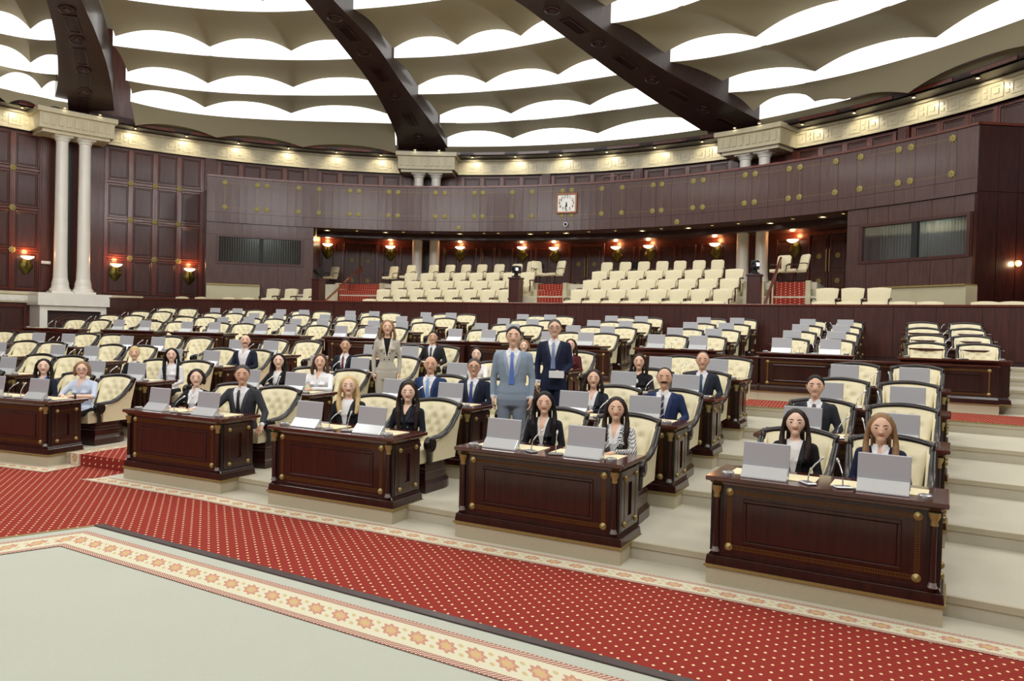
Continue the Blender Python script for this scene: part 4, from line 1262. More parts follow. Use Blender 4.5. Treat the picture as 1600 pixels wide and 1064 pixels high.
# red carpeted gallery stairs with beige cheeks and rails
def stairs(px0, px1, label):
    o = empty('gallery_stairs'); tag(o, label, 'stairs')
    for k in range(1, 7):
        oo = .9 + .62 * k; z1 = 2.16 + (4.0 - 2.16) * k / 6
        u0, u1 = gal_at(bearing(px0), oo), gal_at(bearing(px1), oo)
        mb = MB(); mb.prism([gp(u0, oo), gp(u1, oo), gp(u1, oo + .72), gp(u0, oo + .72)], 2.1, z1 + .01); mb.build('red_tread', M['red'], o)
        w_ = .16
        for a, b in ((u0 - w_, u0), (u1, u1 + w_)):
            mb = MB(); mb.prism([gp(a, oo - .06), gp(b, oo - .06), gp(b, oo + .74), gp(a, oo + .74)], 2.1, z1 + .05); mb.build('side_block', M['stonewall'], o)
stairs(528, 592, 'red dotted stairs climbing to the left double door of the gallery')
stairs(838, 878, 'red dotted stairs between the two middle seat blocks of the gallery')
stairs(1166, 1184, 'narrow red stairs just right of the right middle seat block')
stairs(1206, 1256, 'red dotted stairs climbing to the right double door of the gallery')
for px0, o0, px1, o1, l in ((505, .9, 563, 6.2, 'polished wooden handrail sloping down left of the left gallery stairs'), (1192, .9, 1216, 5.6, 'polished wooden handrail beside the right gallery stairs')):
    a = gp(gal_at(bearing(px0), o0), o0); b = gp(gal_at(bearing(px1), o1), o1)
    o = empty('handrail'); tag(o, l, 'handrail')
    mb = MB(); mb.tube([(a[0], a[1], 3.02), (b[0], b[1], 4.95)], .05, 8); mb.build('rail', M['frame'], o, True)
    for f in (0.04, .35, .66, .97):
        p = (a[0] + (b[0] - a[0]) * f, a[1] + (b[1] - a[1]) * f)
        mb = MB(); mb.box(p[0] - .03, p[0] + .03, p[1] - .03, p[1] + .03, 2.16 + 1.8 * f - .3, 3.02 + 1.93 * f); mb.build('baluster', M['frame'], o)
# equipment posts on the gallery edge
for px, l in ((496, 'left'), (804, 'middle'), (1176, 'right')):
    u = gal_at(bearing(px), .75); p = gp(u, .75)
    o = empty('camera_post', (p[0], p[1], 2.16), -.45); tag(o, 'dark wooden post carrying a video camera at the gallery edge, %s one' % l, 'camera post', 'camera posts in the gallery')
    mb = MB(); mb.box(-.20, .20, -.2, .2, 0, 1.78); mb.box(-.23, .23, -.23, .23, 1.78, 1.84); mb.build('post', M['panel'], o, bevel=.01)
    mb = MB(); mb.box(-.13, .13, -.13, .13, 1.84, 1.9); mb.lathe([(.09, 1.9), (.07, 2.0)], 10); mb.box(-.11, .11, -.16, .2, 2.0, 2.26); cm = mb.build('video_camera', M['blackm'], o, bevel=.015)
    mb = MB(); mb.lathe([(.075, .15), (.075, .26), (.06, .26), (.055, .2)], 12, (0, 0, 2.12), axis='y'); mb.build('lens', M['black'], cm, True)
    if px != 496: mb = MB(); mb.box(.05, .15, -.19, -.165, 2.08, 2.18); mb.build('screen', M['screen'], cm)

# ------------------------------------------------------------------ wall fittings
def sconce(ang, z, label):
    p = pol(CW, RW - .03, ang)
    o = empty('wall_sconce', (p[0], p[1], z), -RAD(ang)); tag(o, label, 'wall lamp', 'shell-shaped wall sconces')
    mb = MB(); pts = []
    for k in range(20):
        a = 2 * pi * k / 20; rx, rz = .27, .36
        s = 1 + .06 * cos(6 * a)
        x = rx * s * cos(a); zz = rz * s * sin(a)
        if zz < 0: x *= 1 - .55 * (-zz / rz) ** 1.5
        pts.append((x, zz - .42))
    mb.rings([[(x, .01, z_) for x, z_ in pts], [(x, -.04, z_) for x, z_ in pts], [(x * .8, -.10, (z_ + .42) * .8 - .42) for x, z_ in pts], [(x * .35, -.15, (z_ + .42) * .35 - .42) for x, z_ in pts]])
    mb.build('back_shield', M['bronze'], o, 35)
    mb = MB(); mb.tube([(0, -.10, -.5), (0, -.2, -.42), (0, -.25, -.28), (0, -.24, -.14)], [.03, .035, .03, .04], 8); mb.ell((0, -.16, -.44), (.07, .06, .09), 10, 6); mb.build('arm', M['bronze'], o, True)
    mb = MB(); R = []
    for z_, r in ((-.13, .03), (-.10, .12), (-.05, .19), (.0, .225), (.02, .22), (-.03, .16), (-.08, .06)):
        R.append([(r * 1.15 * cos(2 * pi * k / 18) * (1 + .03 * (k % 2)), -.26 + r * .9 * sin(2 * pi * k / 18), z_) for k in range(18)])
    mb.rings(R); mb.build('glass_bowl', M['shade'], o, True)
    l = bpy.data.lights.new('sconce_glow', 'POINT'); l.energy = 26; l.color = (1, .42, .16); l.shadow_soft_size = .1
    q_ = pol(CW, RW - .32, ang); lo = bpy.data.objects.new('sconce_glow', l); COL.objects.link(lo); lo.location = (q_[0], q_[1], z + .22)
SC_ = [(-47.77, 4.67), (-38.58, 4.6), (-30.25, 4.59), (-13.07, 6.24), (-4.69, 6.25), (4.87, 6.31), (13.47, 6.33), (17.9, 6.29), (26.38, 6.28), (30.75, 6.29), (39.41, 6.25), (49.01, 6.2)]
SL = ['on the left wall beside the white security camera', 'on the left wall just right of the columns', 'on the left wall next to the left booth', 'left of the left gallery door', 'right of the left gallery door', 'first right of the middle columns', 'second right of the middle columns', 'left of the middle gallery door', 'right of the middle gallery door', 'above the right middle seats, left one', 'nearest the right pair of columns', 'left of the right gallery door']
for (a, z), l in zip(SC_, SL): sconce(a, z + .05, 'lit shell sconce on bronze shield, ' + l)
# clock on the balcony front
p = pol(CB, RB - .05, 22.05)
o = empty('wall_clock', (p[0], p[1], 7.81), -RAD(22.05)); tag(o, 'large square wooden framed clock on the balcony front', 'clock')
mb = MB()
for (x0, x1, z0, z1) in ((-.49, -.42, -.45, .45), (.42, .49, -.45, .45), (-.42, .42, -.45, -.38), (-.42, .42, .38, .45)): mb.box(x0, x1, -.09, .04, z0, z1)
mb.build('frame', M['orange'], o, bevel=.012)
mb = MB(); mb.box(-.43, .43, -.04, .0, -.39, .39); fc = mb.build('face', M['facewhite'], o)
for h in range(1, 13):
    cu = bpy.data.curves.new('numeral', 'FONT'); cu.body = str(h); cu.size = .18; cu.extrude = .004; cu.align_x = 'CENTER'; cu.align_y = 'CENTER'; cu.materials.append(M['blackm'])
    tmp = bpy.data.objects.new('tmp', cu); COL.objects.link(tmp); nme = bpy.data.meshes.new_from_object(tmp.evaluated_get(bpy.context.evaluated_depsgraph_get())); bpy.data.objects.remove(tmp)
    t = link('numeral', nme, fc)
    a = RAD(30 * h); t.location = (.33 * sin(a), -.045, .29 * cos(a)); t.rotation_euler = (pi / 2, 0, 0)
for nm, ang, L, w_ in (('hour_hand', 172, .17, .022), ('minute_hand', 192, .26, .015)):
    mb = MB(); m = Matrix.Rotation(RAD(ang), 4, 'Y'); mb.box(-w_, w_, -.06, -.05, -.04, L, m); mb.build(nm, M['blackm'], fc)
# small cameras
p = pol(CB, RB - .08, 22.04)
o = empty('dome_camera', (p[0], p[1], 6.86), -RAD(22)); tag(o, 'small dark dome camera on the balcony front below the clock', 'camera')
mb = MB(); mb.lathe([(.10, 0), (.10, .05)], 14, axis='y'); mb.build('mount', M['silver'], o); mb = MB(); mb.ell((0, -.06, 0), (.075, .06, .075)); mb.build('dome', M['black'], o, True)
p = pol(CW, RW - .1, -46.0)
o = empty('security_camera', (p[0], p[1], 4.48), -RAD(-46)); tag(o, 'white security camera on the wall left of the marble columns', 'camera')
mb = MB(); mb.box(-.08, .08, -.03, .08, -.08, .08); mb.tube([(0, -.02, 0), (.0, -.12, .02)], .03, 8); mb.build('bracket', M['white'], o)
mb = MB(); mb.box(-.14, .20, -.26, -.10, -.03, .10); mb.lathe([(.055, .26), (.055, .30)], 10, (.1, 0, .03), axis='y'); mb.build('housing', M['white'], o, bevel=.015)
for a, l in ((19.3, 'left of the narrow door above the balcony'), (33.2, 'right of the narrow door above the balcony')):
    p = pol(CW, RW - .35, a); o = empty('ceiling_projector', (p[0], p[1], 8.75), -RAD(a)); tag(o, 'black projector on a shelf ' + l, 'projector', 'projectors above the balcony')
    mb = MB(); mb.box(-.4, .4, -.25, .33, -.12, -.02); mb.box(-.34, .34, -.1, .33, -.5, -.12); mb.build('shelf', M['black'], o)
    mb = MB(); mb.box(-.2, .2, -.18, .15, -.02, .22); mb.box(-.1, .1, -.1, .1, .22, .33); hb = mb.build('housing', M['blackm'], o, bevel=.02)
    mb = MB(); mb.lathe([(.07, .18), (.07, .25), (.05, .25)], 12, (.05, 0, .1), axis='y'); mb.build('lens', M['silver'], hb)
for a, l in ((15.5, 'left of the middle gallery door'), (28.6, 'right of the middle gallery door')):
    p = pol(CW, RW - .25, a); o = empty('wall_speaker', (p[0], p[1], 5.35), -RAD(a)); tag(o, 'black box loudspeaker on the gallery wall, ' + l, 'loudspeaker', 'loudspeakers on the gallery wall')
    mb = MB(); mb.box(-.3, .3, -.15, .22, -.22, .2); hb = mb.build('cabinet', M['blackm'], o, bevel=.02)
    mb = MB(); mb.lathe([(.15, .15), (.15, .17), (.12, .16), (.03, .15)], 14, axis='y'); mb.build('speaker_cone', M['black'], hb)

# ------------------------------------------------------------------ people
def tube_geo(pts, rad, n=12):
    mb = MB(); mb.tube(pts, rad, n, (0, 0, 1)); return mb
def remesh(mb, voxel, smooth_it=2):
    me = mb.mesh('tmp', [])
    o = bpy.data.objects.new('tmp', me); COL.objects.link(o)
    m = o.modifiers.new('r', 'REMESH'); m.mode = 'VOXEL'; m.voxel_size = voxel
    if smooth_it:
        s = o.modifiers.new('s', 'SMOOTH'); s.factor = .5; s.iterations = smooth_it
    dg = bpy.context.evaluated_depsgraph_get()
    ev = o.evaluated_get(dg)
    out = bpy.data.meshes.new_from_object(ev)
    bpy.data.objects.remove(o); bpy.data.meshes.remove(me)
    return out
SKIN = {'f': rgb(232, 190, 164), 'm': rgb(220, 174, 146), 'p': rgb(240, 202, 180), 'd': rgb(190, 140, 112)}
HAIR = {'black': rgb(24, 19, 18), 'dark': rgb(44, 31, 26), 'brown': rgb(88, 62, 46), 'light': rgb(140, 108, 78), 'blonde': rgb(200, 172, 122), 'grey': rgb(74, 68, 65), 'shave': rgb(150, 120, 104)}
MC = {}
def hair_mat(c):
    if ('h', c) not in MC:
        k = NT('hair_' + c); b = HAIR[c]
        nz = k.noise(k.coord(), 60, 3, (1, 1, .15))
        k.bump(nz, .5, .004)
        MC[('h', c)] = k.out(k.mix(nz, tuple(v * .75 for v in b[:3]) + (1,), tuple(min(1, v * 1.35) for v in b[:3]) + (1,)), .58, 0, None, .22)
    return MC[('h', c)]
def simple(c, rough=.7):
    key = ('s', tuple(c), rough)
    if key not in MC: MC[key] = plain('cloth', c, rough)
    return MC[key]
def body_mat(skin, jacket, shirt, legs, pattern=None):
    k = NT('person_clothes')
    def at_(n):
        a = k.n('ShaderNodeAttribute'); a.attribute_name = n; return k.math('GREATER_THAN', a.outputs['Fac'], 0.0)
    co_ = k.coord()
    jk = jacket
    if pattern == 'houndstooth':
        ch = k.n('ShaderNodeTexChecker'); ch.inputs['Scale'].default_value = 64
        mp = k.n('ShaderNodeMapping'); mp.inputs['Rotation'].default_value = (0.5, .4, .6); k.l(co_, mp.inputs['Vector']); k.l(mp.outputs[0], ch.inputs['Vector'])
        ch.inputs['Color1'].default_value = rgb(238, 238, 236); ch.inputs['Color2'].default_value = rgb(40, 40, 44); jk = ch.outputs[0]
    elif pattern == 'stripe':
        s = k.sep(co_); f = k.math('GREATER_THAN', k.math('SINE', k.math('MULTIPLY', s[0], 520.0)), .35); jk = k.mix(f, jacket, rgb(236, 240, 248))
    elif pattern == 'check':
        s = k.sep(co_); f = k.math('MULTIPLY', k.math('ADD', k.math('SINE', k.math('MULTIPLY', s[0], 160.0)), k.math('SINE', k.math('MULTIPLY', s[2], 160.0))), .12); f = k.math('MAXIMUM', f, 0.0)
        jk = k.mix(f, jacket, rgb(120, 116, 108))
    nz = k.noise(co_, 9, 3)
    k.bump(nz, .35, .012)
    c = k.mix(at_('A_leg'), jk, legs)
    c = k.mix(at_('A_shirt'), c, shirt)
    c = k.mix(at_('A_shoe'), c, rgb(20, 17, 16))
    c = k.mix(at_('A_skin'), c, skin)
    r = k.math('MULTIPLY_ADD', at_('A_skin'), -.35, .85)
    return k.out(c, r, 0, None, .3)
def segd(p, a, b):
    ab = b - a; t = np.clip(((p - a) @ ab) / max(ab @ ab, 1e-9), 0, 1)
    return np.linalg.norm(p - a - t[:, None] * ab, axis=1), t
def person(label, loc, yaw, head=0.0, tilt=0.0, pose='lap', sex='m', skin='m', jacket=(40, 40, 48), shirt=(236, 236, 240), legs=None, hair='short', hcol='dark',
           tie=None, vw=.075, vz=.70, open_neck=0.0, glasses=False, moustache=False, pattern=None, lean=0.0, scale=1.0, stand=False, lapels=True, bust=0, voxel=.014, sleeve=None, extras=(), width=1.0):
    root = empty('person', loc, yaw); root.scale = (scale,) * 3
    tag(root, label, 'person')
    J = rgb(*jacket); SH = rgb(*shirt); LG = rgb(*(legs or jacket))
    f = sex == 'f'
    wf = (.90 if f else 1.0) * width
    dz = .42 if stand else 0.0
    hip = Vector((0, 0, .50 + dz))
    TM = Matrix.Translation(hip) @ Matrix.Rotation(lean, 4, 'X') @ Matrix.Translation(-hip)
    T = lambda x, y, z: TM @ Vector((x, y, z + dz))
    shx = .180 * wf
    prims = []     # (label, points, radii)
    torso = [T(0, .01, .46), T(0, .01, .54), T(0, .0, .66), T(0, -.005, .78), T(0, -.005, .90), T(0, .0, .98), T(0, .005, 1.03), T(0, .005, 1.065)]
    wa = .80 if f else .92
    tr = [(.165 * wf, .125), (.185 * wf, .14), (.165 * wf * wa, .115), (.170 * wf * (.93 if f else 1), .118), (.185 * wf, .122), (.175 * wf, .108), (.115 * wf, .085), (.07, .065)]
    prims.append(('torso', torso, tr))
    if stand: prims.append(('torso', [T(0, .01, .36), T(0, .01, .48), T(0, .0, .60)], [(.19 * wf, .135), (.188 * wf, .14), (.165 * wf * wa, .12)]))
    prims.append(('torso', [T(-shx, .012, .985), T(-shx * .5, .01, 1.0), T(shx * .5, .01, 1.0), T(shx, .012, .985)], [.052, .062, .062, .052]))
    if bust: 
        for s in (-1, 1): prims.append(('torso', [T(s * .07, -.07, .86), T(s * .07, -.085, .87), T(s * .07, -.07, .89)], [.055, .07, .05]))
    neck = [T(0, .005, 1.02), T(0, -.005, 1.10), T(0, -.012, 1.18)]
    prims.append(('neck', neck, [.056 if not f else .05, .052 if not f else .045, .052 if not f else .046]))
    HM = TM @ Matrix.Translation((0, -.008, 1.092 + dz)) @ Matrix.Rotation(head, 4, 'Z') @ Matrix.Rotation(tilt, 4, 'X') @ Matrix.Diagonal((1.22, 1.15, 1.13, 1))
    H = lambda x, y, z: HM @ Vector((x, y - .012, z + .125))
    hmb = MB()
    k_ = .96 if f else 1.0
    hmb.ell((0, 0, 0), (.077 * k_, .092 * k_, .110 * k_), 20, 14)
    for v in range(len(hmb.v)):
        x, y, z = hmb.v[v]
        if z < 0: g = 1 - .28 * (-z / .110) ** 1.5; x *= g
        if z < -.02 and y > 0: y *= 1 - .35 * min(1, (-z - .02) / .08)
        hmb.v[v] = tuple(HM @ Vector((x, y - .012, z + .125)))
    head_parts = [('head', [H(0, -.035, -.085), H(0, -.06, -.082), H(0, -.066, -.078)], [.034, .034, .024]),
                  ('head', [H(0, -.085, .018), H(0, -.098, -.006), H(0, -.104, -.022), H(0, -.094, -.03)], [.008, .012, .015, .011]),
                  ('head', [H(-.012, -.089, -.024), H(.012, -.089, -.024)], [.010, .010])]
    for s in (-1, 1): head_parts.append(('head', [H(s * .074 * k_, .004, .02), H(s * .081 * k_, .012, .0), H(s * .074 * k_, .006, -.024)], [.012, .014, .009]))
    prims += head_parts
    wr = {}
    arms = {}
    for s in (-1, 1):
        sh = T(s * shx, .01, .985)
        if pose == 'desk': el, wpt = Vector((s * .27 * wf, -.20, .80)), Vector((s * .085, -.44, .825))
        elif pose == 'desk_wide': el, wpt = Vector((s * .30 * wf, -.16, .80)), Vector((s * .20, -.42, .825))
        elif pose == 'chair': el, wpt = Vector((s * .265 * max(1, wf), .01, .755)), Vector((s * .20, -.25, .68))
        elif pose == 'one_desk': el, wpt = (Vector((s * .29, -.20, .80)), Vector((s * .13, -.46, .825))) if s < 0 else (Vector((s * .34, -.05, .74)), Vector((s * .40, -.25, .60)))
        elif pose == 'stand': el, wpt = Vector((s * (shx + .055), .035, 1.13)), Vector((s * (shx + .05), -.03, .885))
        elif pose == 'hold': el, wpt = (Vector((s * (shx + .055), .035, 1.13)), Vector((s * (shx + .05), -.02, .885))) if s < 0 else (Vector((s * (shx + .05), .03, 1.13)), Vector((s * .13, -.19, 1.0)))
        else: el, wpt = Vector((s * .25 * wf, -.04, .74)), Vector((s * .075, -.27, .665))
        arms[s] = (sh, el, wpt)
        m1 = sh.lerp(el, .5)
        r0 = .056 if not f else .049
        prims.append(('arm', [sh, m1, el], [r0 + .004, r0 - .003, .045 if not f else .040]))
        prims.append(('arm', [el, el.lerp(wpt, .5), wpt], [.046 if not f else .040, .042 if not f else .036, .034 if not f else .029]))
        if stand:
            prims.append(('leg', [Vector((s * .085 * wf, .01, .90)), Vector((s * .095, 0, .70)), Vector((s * .10, 0, .48)), Vector((s * .10, .02, .28)), Vector((s * .10, .03, .09))], [(.10, .11), (.092, .095), .07, .066, .055]))
            prims.append(('shoe', [Vector((s * .10, .06, .045)), Vector((s * .11, -.06, .045)), Vector((s * .12, -.17, .035))], [.045, .045, .034]))
        else:
            prims.append(('leg', [Vector((s * .085, .02, .545)), Vector((s * .10, -.20, .565)), Vector((s * .115, -.43, .555))], [.095, .088, .066]))
            prims.append(('leg', [Vector((s * .115, -.43, .55)), Vector((s * .118, -.45, .32)), Vector((s * .118, -.44, .10))], [.066, .062, .046]))
            prims.append(('shoe', [Vector((s * .118, -.41, .05)), Vector((s * .12, -.52, .045)), Vector((s * .125, -.62, .035))], [.046, .044, .032]))
    mb = MB()
    for lb, pts, rad in prims: mb.tube(pts, rad, 14, (0, 1, 0) if lb in ('torso',) else (0, 0, 1))
    # round the limb ends
    for lb, pts, rad in prims:
        for p, r in ((pts[0], rad[0]), (pts[-1], rad[-1])):
            if lb in ('arm', 'leg', 'shoe', 'head'):
                rr = min(r) if isinstance(r, tuple) else r; mb.ell(p, (rr, rr, rr), 10, 6)
        if lb == 'torso' and len(pts) == 4:
            for p in (pts[0], pts[-1]): mb.ell(p, (.054, .056, .054), 10, 6)
    mb.add(hmb.v, hmb.f)
    me = remesh(mb, voxel, 2); me.name = 'body'
    n0 = len(me.vertices)
    co_ = np.empty(n0 * 3); me.vertices.foreach_get('co', co_); V = co_.reshape(-1, 3)
    best = {}
    for lb, pts, rad in prims:
        for i in range(len(pts) - 1):
            a, b = np.array(pts[i]), np.array(pts[i + 1])
            d, t = segd(V, a, b)
            ra = max(rad[i]) if isinstance(rad[i], tuple) else rad[i]; rb_ = max(rad[i + 1]) if isinstance(rad[i + 1], tuple) else rad[i + 1]
            sd = d - (ra * (1 - t) + rb_ * t)
            best[lb] = np.minimum(best[lb], sd) if lb in best else sd
    hc = np.array(H(0, 0, 0)); best['head'] = np.minimum(best['head'], np.linalg.norm((V - hc) / np.array([1, 1, 1.25]), axis=1) - .082)
    TI = np.array(TM.inverted()); Q = np.c_[V, np.ones(len(V))] @ TI.T
    qx, qy, qz = Q[:, 0], Q[:, 1], Q[:, 2] - dz
    front_ = -(qy + .012) * 3
    body_d = np.minimum(best['torso'], best['neck'])
    arm_d = best['arm'] - body_d
    vcut = np.minimum(vw * wf * (qz - vz) / (1.06 - vz) - np.abs(qx), front_)
    vcut = np.minimum(vcut, (qz - vz) * 2)
    if vw <= 0: vcut = np.full(len(V), -1.0)
    collar = qz - (1.075 + .32 * qy)
    skin_a = np.minimum(collar, (qz - 1.0) * 1)
    skin_a = np.maximum(skin_a, np.minimum(best['torso'], best['arm']) - np.minimum(best['head'], best['neck']) - .012)
    if open_neck > 0: skin_a = np.maximum(skin_a, np.minimum(.045 * (qz - open_neck) / (1.06 - open_neck) - np.abs(qx), front_))
    if sleeve == 'short':
        for s in (-1, 1):
            d, t = segd(V, np.array(arms[s][1]), np.array(arms[s][2])); sd = np.minimum(.05 - d, (t - .12))
            skin_a = np.maximum(skin_a, sd)
    if stand: leg_a = np.minimum(.44 + .0 - qz if not f else .40 - qz, best['arm'] - best['leg'] + .02)
    else: leg_a = np.minimum(np.minimum(best['torso'], best['arm']) - best['leg'], .62 - qz)
    shoe_a = best['leg'] - best['shoe'] - .006
    # cuffs of the shirt
    shirt_a = vcut.copy()
    if tie is not None or pattern is None:
        for s in (-1, 1):
            d, t = segd(V, np.array(arms[s][1]), np.array(arms[s][2])); shirt_a = np.maximum(shirt_a, np.minimum(t - .90, .055 - d))
    bv = BVHTree.FromPolygons([tuple(v) for v in V], [tuple(p.vertices) for p in me.polygons])
    # hands with palm, four fingers and thumb
    hv = MB()
    hs = .92 if f else 1.0
    for s in (-1, 1):
        sh, el, wp = arms[s]
        d = (wp - el).normalized()
        if pose in ('stand',) or (pose == 'hold' and s < 0): fwd = Vector((0, -.18, -1)).normalized(); side = Vector((0, -1, .15)).normalized(); nrm = Vector((-s, 0, 0))
        elif pose == 'hold': fwd = Vector((-.8, -.45, .1)).normalized(); side = Vector((0, .1, 1)).normalized(); nrm = Vector((-.3, .9, 0)).normalized()
        else:
            fwd = Vector((d.x, d.y, 0)).normalized() if pose != 'one_desk' or s < 0 else Vector((0, -.7, -.6)).normalized()
            nrm = Vector((0, 0, -1)) if pose != 'one_desk' or s < 0 else Vector((0, -.5, -.6)).normalized(); nrm = (nrm - fwd * nrm.dot(fwd)).normalized(); side = fwd.cross(nrm).normalized() * (s)
            if side.x * s > 0: side = -side
        def hp(a, b, c): return wp + fwd * (a * hs) + side * (b * hs) + nrm * (c * hs)
        hv.tube([hp(-.035, 0, 0), hp(.0, 0, 0), hp(.035, .0, 0), hp(.075, 0, .004), hp(.092, 0, .008)], [(.024 * hs, .024 * hs), (.026 * hs, .022 * hs), (.038 * hs, .016 * hs), (.042 * hs, .014 * hs), (.038 * hs, .010 * hs)], 10, tuple(nrm))
        for k, (L, off_) in enumerate(((.066, .030), (.074, .010), (.070, -.010), (.054, -.029))):
            b0 = off_
            P = [hp(.075, b0, .004), hp(.090, b0 * 1.05, .006), hp(.090 + L * .45, b0 * 1.1, .012), hp(.090 + L * .75, b0 * 1.1, .026), hp(.090 + L * .92, b0 * 1.08, .042)]
            hv.tube(P, [.0088 * hs, .0086 * hs, .0082 * hs, .0076 * hs, .0060 * hs], 7)
        hv.tube([hp(.012, .024, .004), hp(.036, .044, .010), hp(.060, .052, .018), hp(.082, .050, .026)], [.012 * hs, .011 * hs, .0095 * hs, .007 * hs], 7)
    # face: eyes, brows, lips
    fm = MB()
    def face_pt(x, z):
        o_ = HM @ Vector((x, -.4, z + .125)); d_ = (HM.to_3x3() @ Vector((0, 1, 0)))
        h = bv.ray_cast(o_, d_)
        return (h[0] if h[0] else H(x, -.09, z)), d_
    R3 = HM.to_3x3().to_4x4()
    def blob(x, z, r, dy=0.0):
        p, d_ = face_pt(x, z); m = Matrix.Translation(p - d_ * (-dy)) @ R3; fm.ell((0, 0, 0), r, 10, 6, m)
    for s in (-1, 1):
        fm.mat(0); blob(s * .031, .006, (.0125, .004, .0052))
        fm.mat(1); blob(s * .031, .006, (.0066, .0054, .0056)); blob(s * .031, .0105, (.0150, .0050, .0026))
        fm.mat(2)
        P = []
        for t in (0, .5, 1):
            p, d_ = face_pt(s * (.014 + .032 * t), .029 + .004 * sin(pi * t)); P.append(p - d_ * .002)
        fm.tube(P, [.0034, .0042, .0026] if f else [.0044, .0052, .0034], 6)
    fm.mat(3)
    P = []
    for t in (-1, -.5, 0, .5, 1):
        p, d_ = face_pt(t * .024, -.050 + .006 * t * t); P.append(p - d_ * .0005)
    fm.tube(P, [.0028, .0056, .0062, .0056, .0028] if f else [.0022, .0042, .0046, .0042, .0022], 6)
    if moustache:
        fm.mat(2); P = []
        for t in (-1, -.5, 0, .5, 1): p, d_ = face_pt(t * .036, -.037 - .008 * t * t); P.append(p - d_ * .003)
        fm.tube(P, [.005, .010, .009, .010, .005], 7)
    # join hands as the same mesh with skin everywhere
    hm_ = hv.mesh('hands', [])
    hv_n = len(hm_.vertices)
    bmx = bmesh.new(); bmx.from_mesh(me); bmx.from_mesh(hm_)
    bmx.to_mesh(me); bmx.free(); bpy.data.meshes.remove(hm_)
    for nm, arr in (('A_skin', skin_a), ('A_shirt', shirt_a), ('A_leg', leg_a), ('A_shoe', shoe_a)):
        full = np.concatenate([arr, np.full(hv_n, 1.0 if nm == 'A_skin' else -1.0)]).astype(np.float32)
        me.attributes.new(nm, 'FLOAT', 'POINT').data.foreach_set('value', full)
    me.materials.clear(); me.materials.append(body_mat(SKIN[skin], J, SH, LG, pattern))
    me.polygons.foreach_set('use_smooth', [True] * len(me.polygons))
    link('body', me, root)
    eyew = simple(rgb(206, 196, 188), .5); iris = simple(rgb(36, 24, 20), .25); lip = simple(rgb(178, 84, 82) if f else rgb(168, 104, 90), .5)
    fm.build('face', [eyew, iris, hair_mat(hcol if hcol not in ('blonde', 'shave', 'light') else 'brown'), lip], root, True)
    # hair
    hb = MB()
    def HE(c, r): hb.ell((0, 0, 0), r, 18, 12, HM @ Matrix.Translation((c[0], c[1] - .012, c[2] + .125)))
    def HT(pts, rad): hb.tube([H(*p) for p in pts], rad, 10, (0, 1, 0)); hb.ell(H(*pts[-1]), (min(rad[-1]) if isinstance(rad[-1], tuple) else rad[-1],) * 3, 8, 5)
    if hair == 'short':
        HE((0, .0175, .028), (.080, .0955, .093)); HE((0, .045, -.01), (.072, .058, .075))
        for s in (-1, 1): HT([(s * .071, -.02, .035), (s * .072, -.012, -.012)], [.014, .008])
    elif hair == 'receding':
        HE((0, .026, .026), (.079, .084, .096)); HE((0, .045, -.01), (.072, .058, .075))
        for s in (-1, 1): HT([(s * .071, -.01, .03), (s * .072, -.008, -.012)], [.013, .008])
    elif hair in ('bald', 'balding'):
        HE((0, .034, -.006), (.078 if hair == 'balding' else .0755, .068, .058))
        for s in (-1, 1): HT([(s * .070, .0, .03), (s * .071, -.006, -.01)], [.012, .008])
    else:
        HE((0, .027, .027), (.085, .098, .094)); HE((0, .050, -.02), (.080, .066, .10))
        if hair in ('long', 'longest'):
            L = -.30 if hair == 'long' else -.40
            HT([(0, .06, 0), (0, .085, -.10), (0, .09, -.2)], [(.08, .05), (.09, .05), (.09, .04)])
            for s in (-1, 1): HT([(s * .046, -.002, .094), (s * .084, .010, .03), (s * .094, .012, -.05), (s * .100, .004, -.13), (s * .098, -.055, -.22), (s * .085, -.095, L)], [.020, (.016, .036), (.020, .042), (.028, .046), (.034, .042), (.026, .024)])
        elif hair == 'shoulder':
            HT([(0, .06, 0), (0, .08, -.10), (0, .085, -.16)], [(.08, .05), (.085, .05), (.08, .04)])
            for s in (-1, 1): HT([(s * .046, -.002, .094), (s * .084, .010, .03), (s * .092, -.002, -.05), (s * .102, .0, -.12), (s * .100, -.01, -.17)], [.020, (.016, .036), (.022, .042), (.030, .048), (.024, .035)])
        elif hair == 'bob':
            for s in (-1, 1): HT([(s * .046, .0, .094), (s * .085, .010, .03), (s * .088, .005, -.04), (s * .082, .01, -.085)], [.020, (.016, .036), (.020, .044), (.016, .035)])
        elif hair == 'tied':
            HE((0, .092, -.02), (.04, .035, .045))
    hm = remesh(hb, .010, 2)
    hm.name = 'hair'; hm.materials.clear(); hm.materials.append(hair_mat(hcol)); hm.polygons.foreach_set('use_smooth', [True] * len(hm.polygons))
    link('hair', hm, root)
    if 'headband' in extras:
        b = MB(); P = [H(.088 * cos(t), .005 - .0 * sin(t), .035 + .100 * sin(t)) for t in np.linspace(.1, pi - .1, 14)]
        b.tube(P, (.012, .008) if False else .011, 6); b.build('headband', simple(rgb(14, 14, 16), .4), root, True)
    if 'earrings' in extras:
        b = MB()
        for s in (-1, 1): b.ell(H(s * .083, .0, -.032), (.008, .008, .010), 8, 5)
        b.build('earrings', M['silver'], root, True)
    # torso surface helper for ties, lapels and collars
    def ts(x, z, lift):
        o_ = TM @ Vector((x, -.6, z + dz)); d_ = TM.to_3x3() @ Vector((0, 1, 0)); h = bv.ray_cast(o_, d_)
        p = h[0] if h[0] else TM @ Vector((x, -.1, z + dz))
        return p - d_ * lift
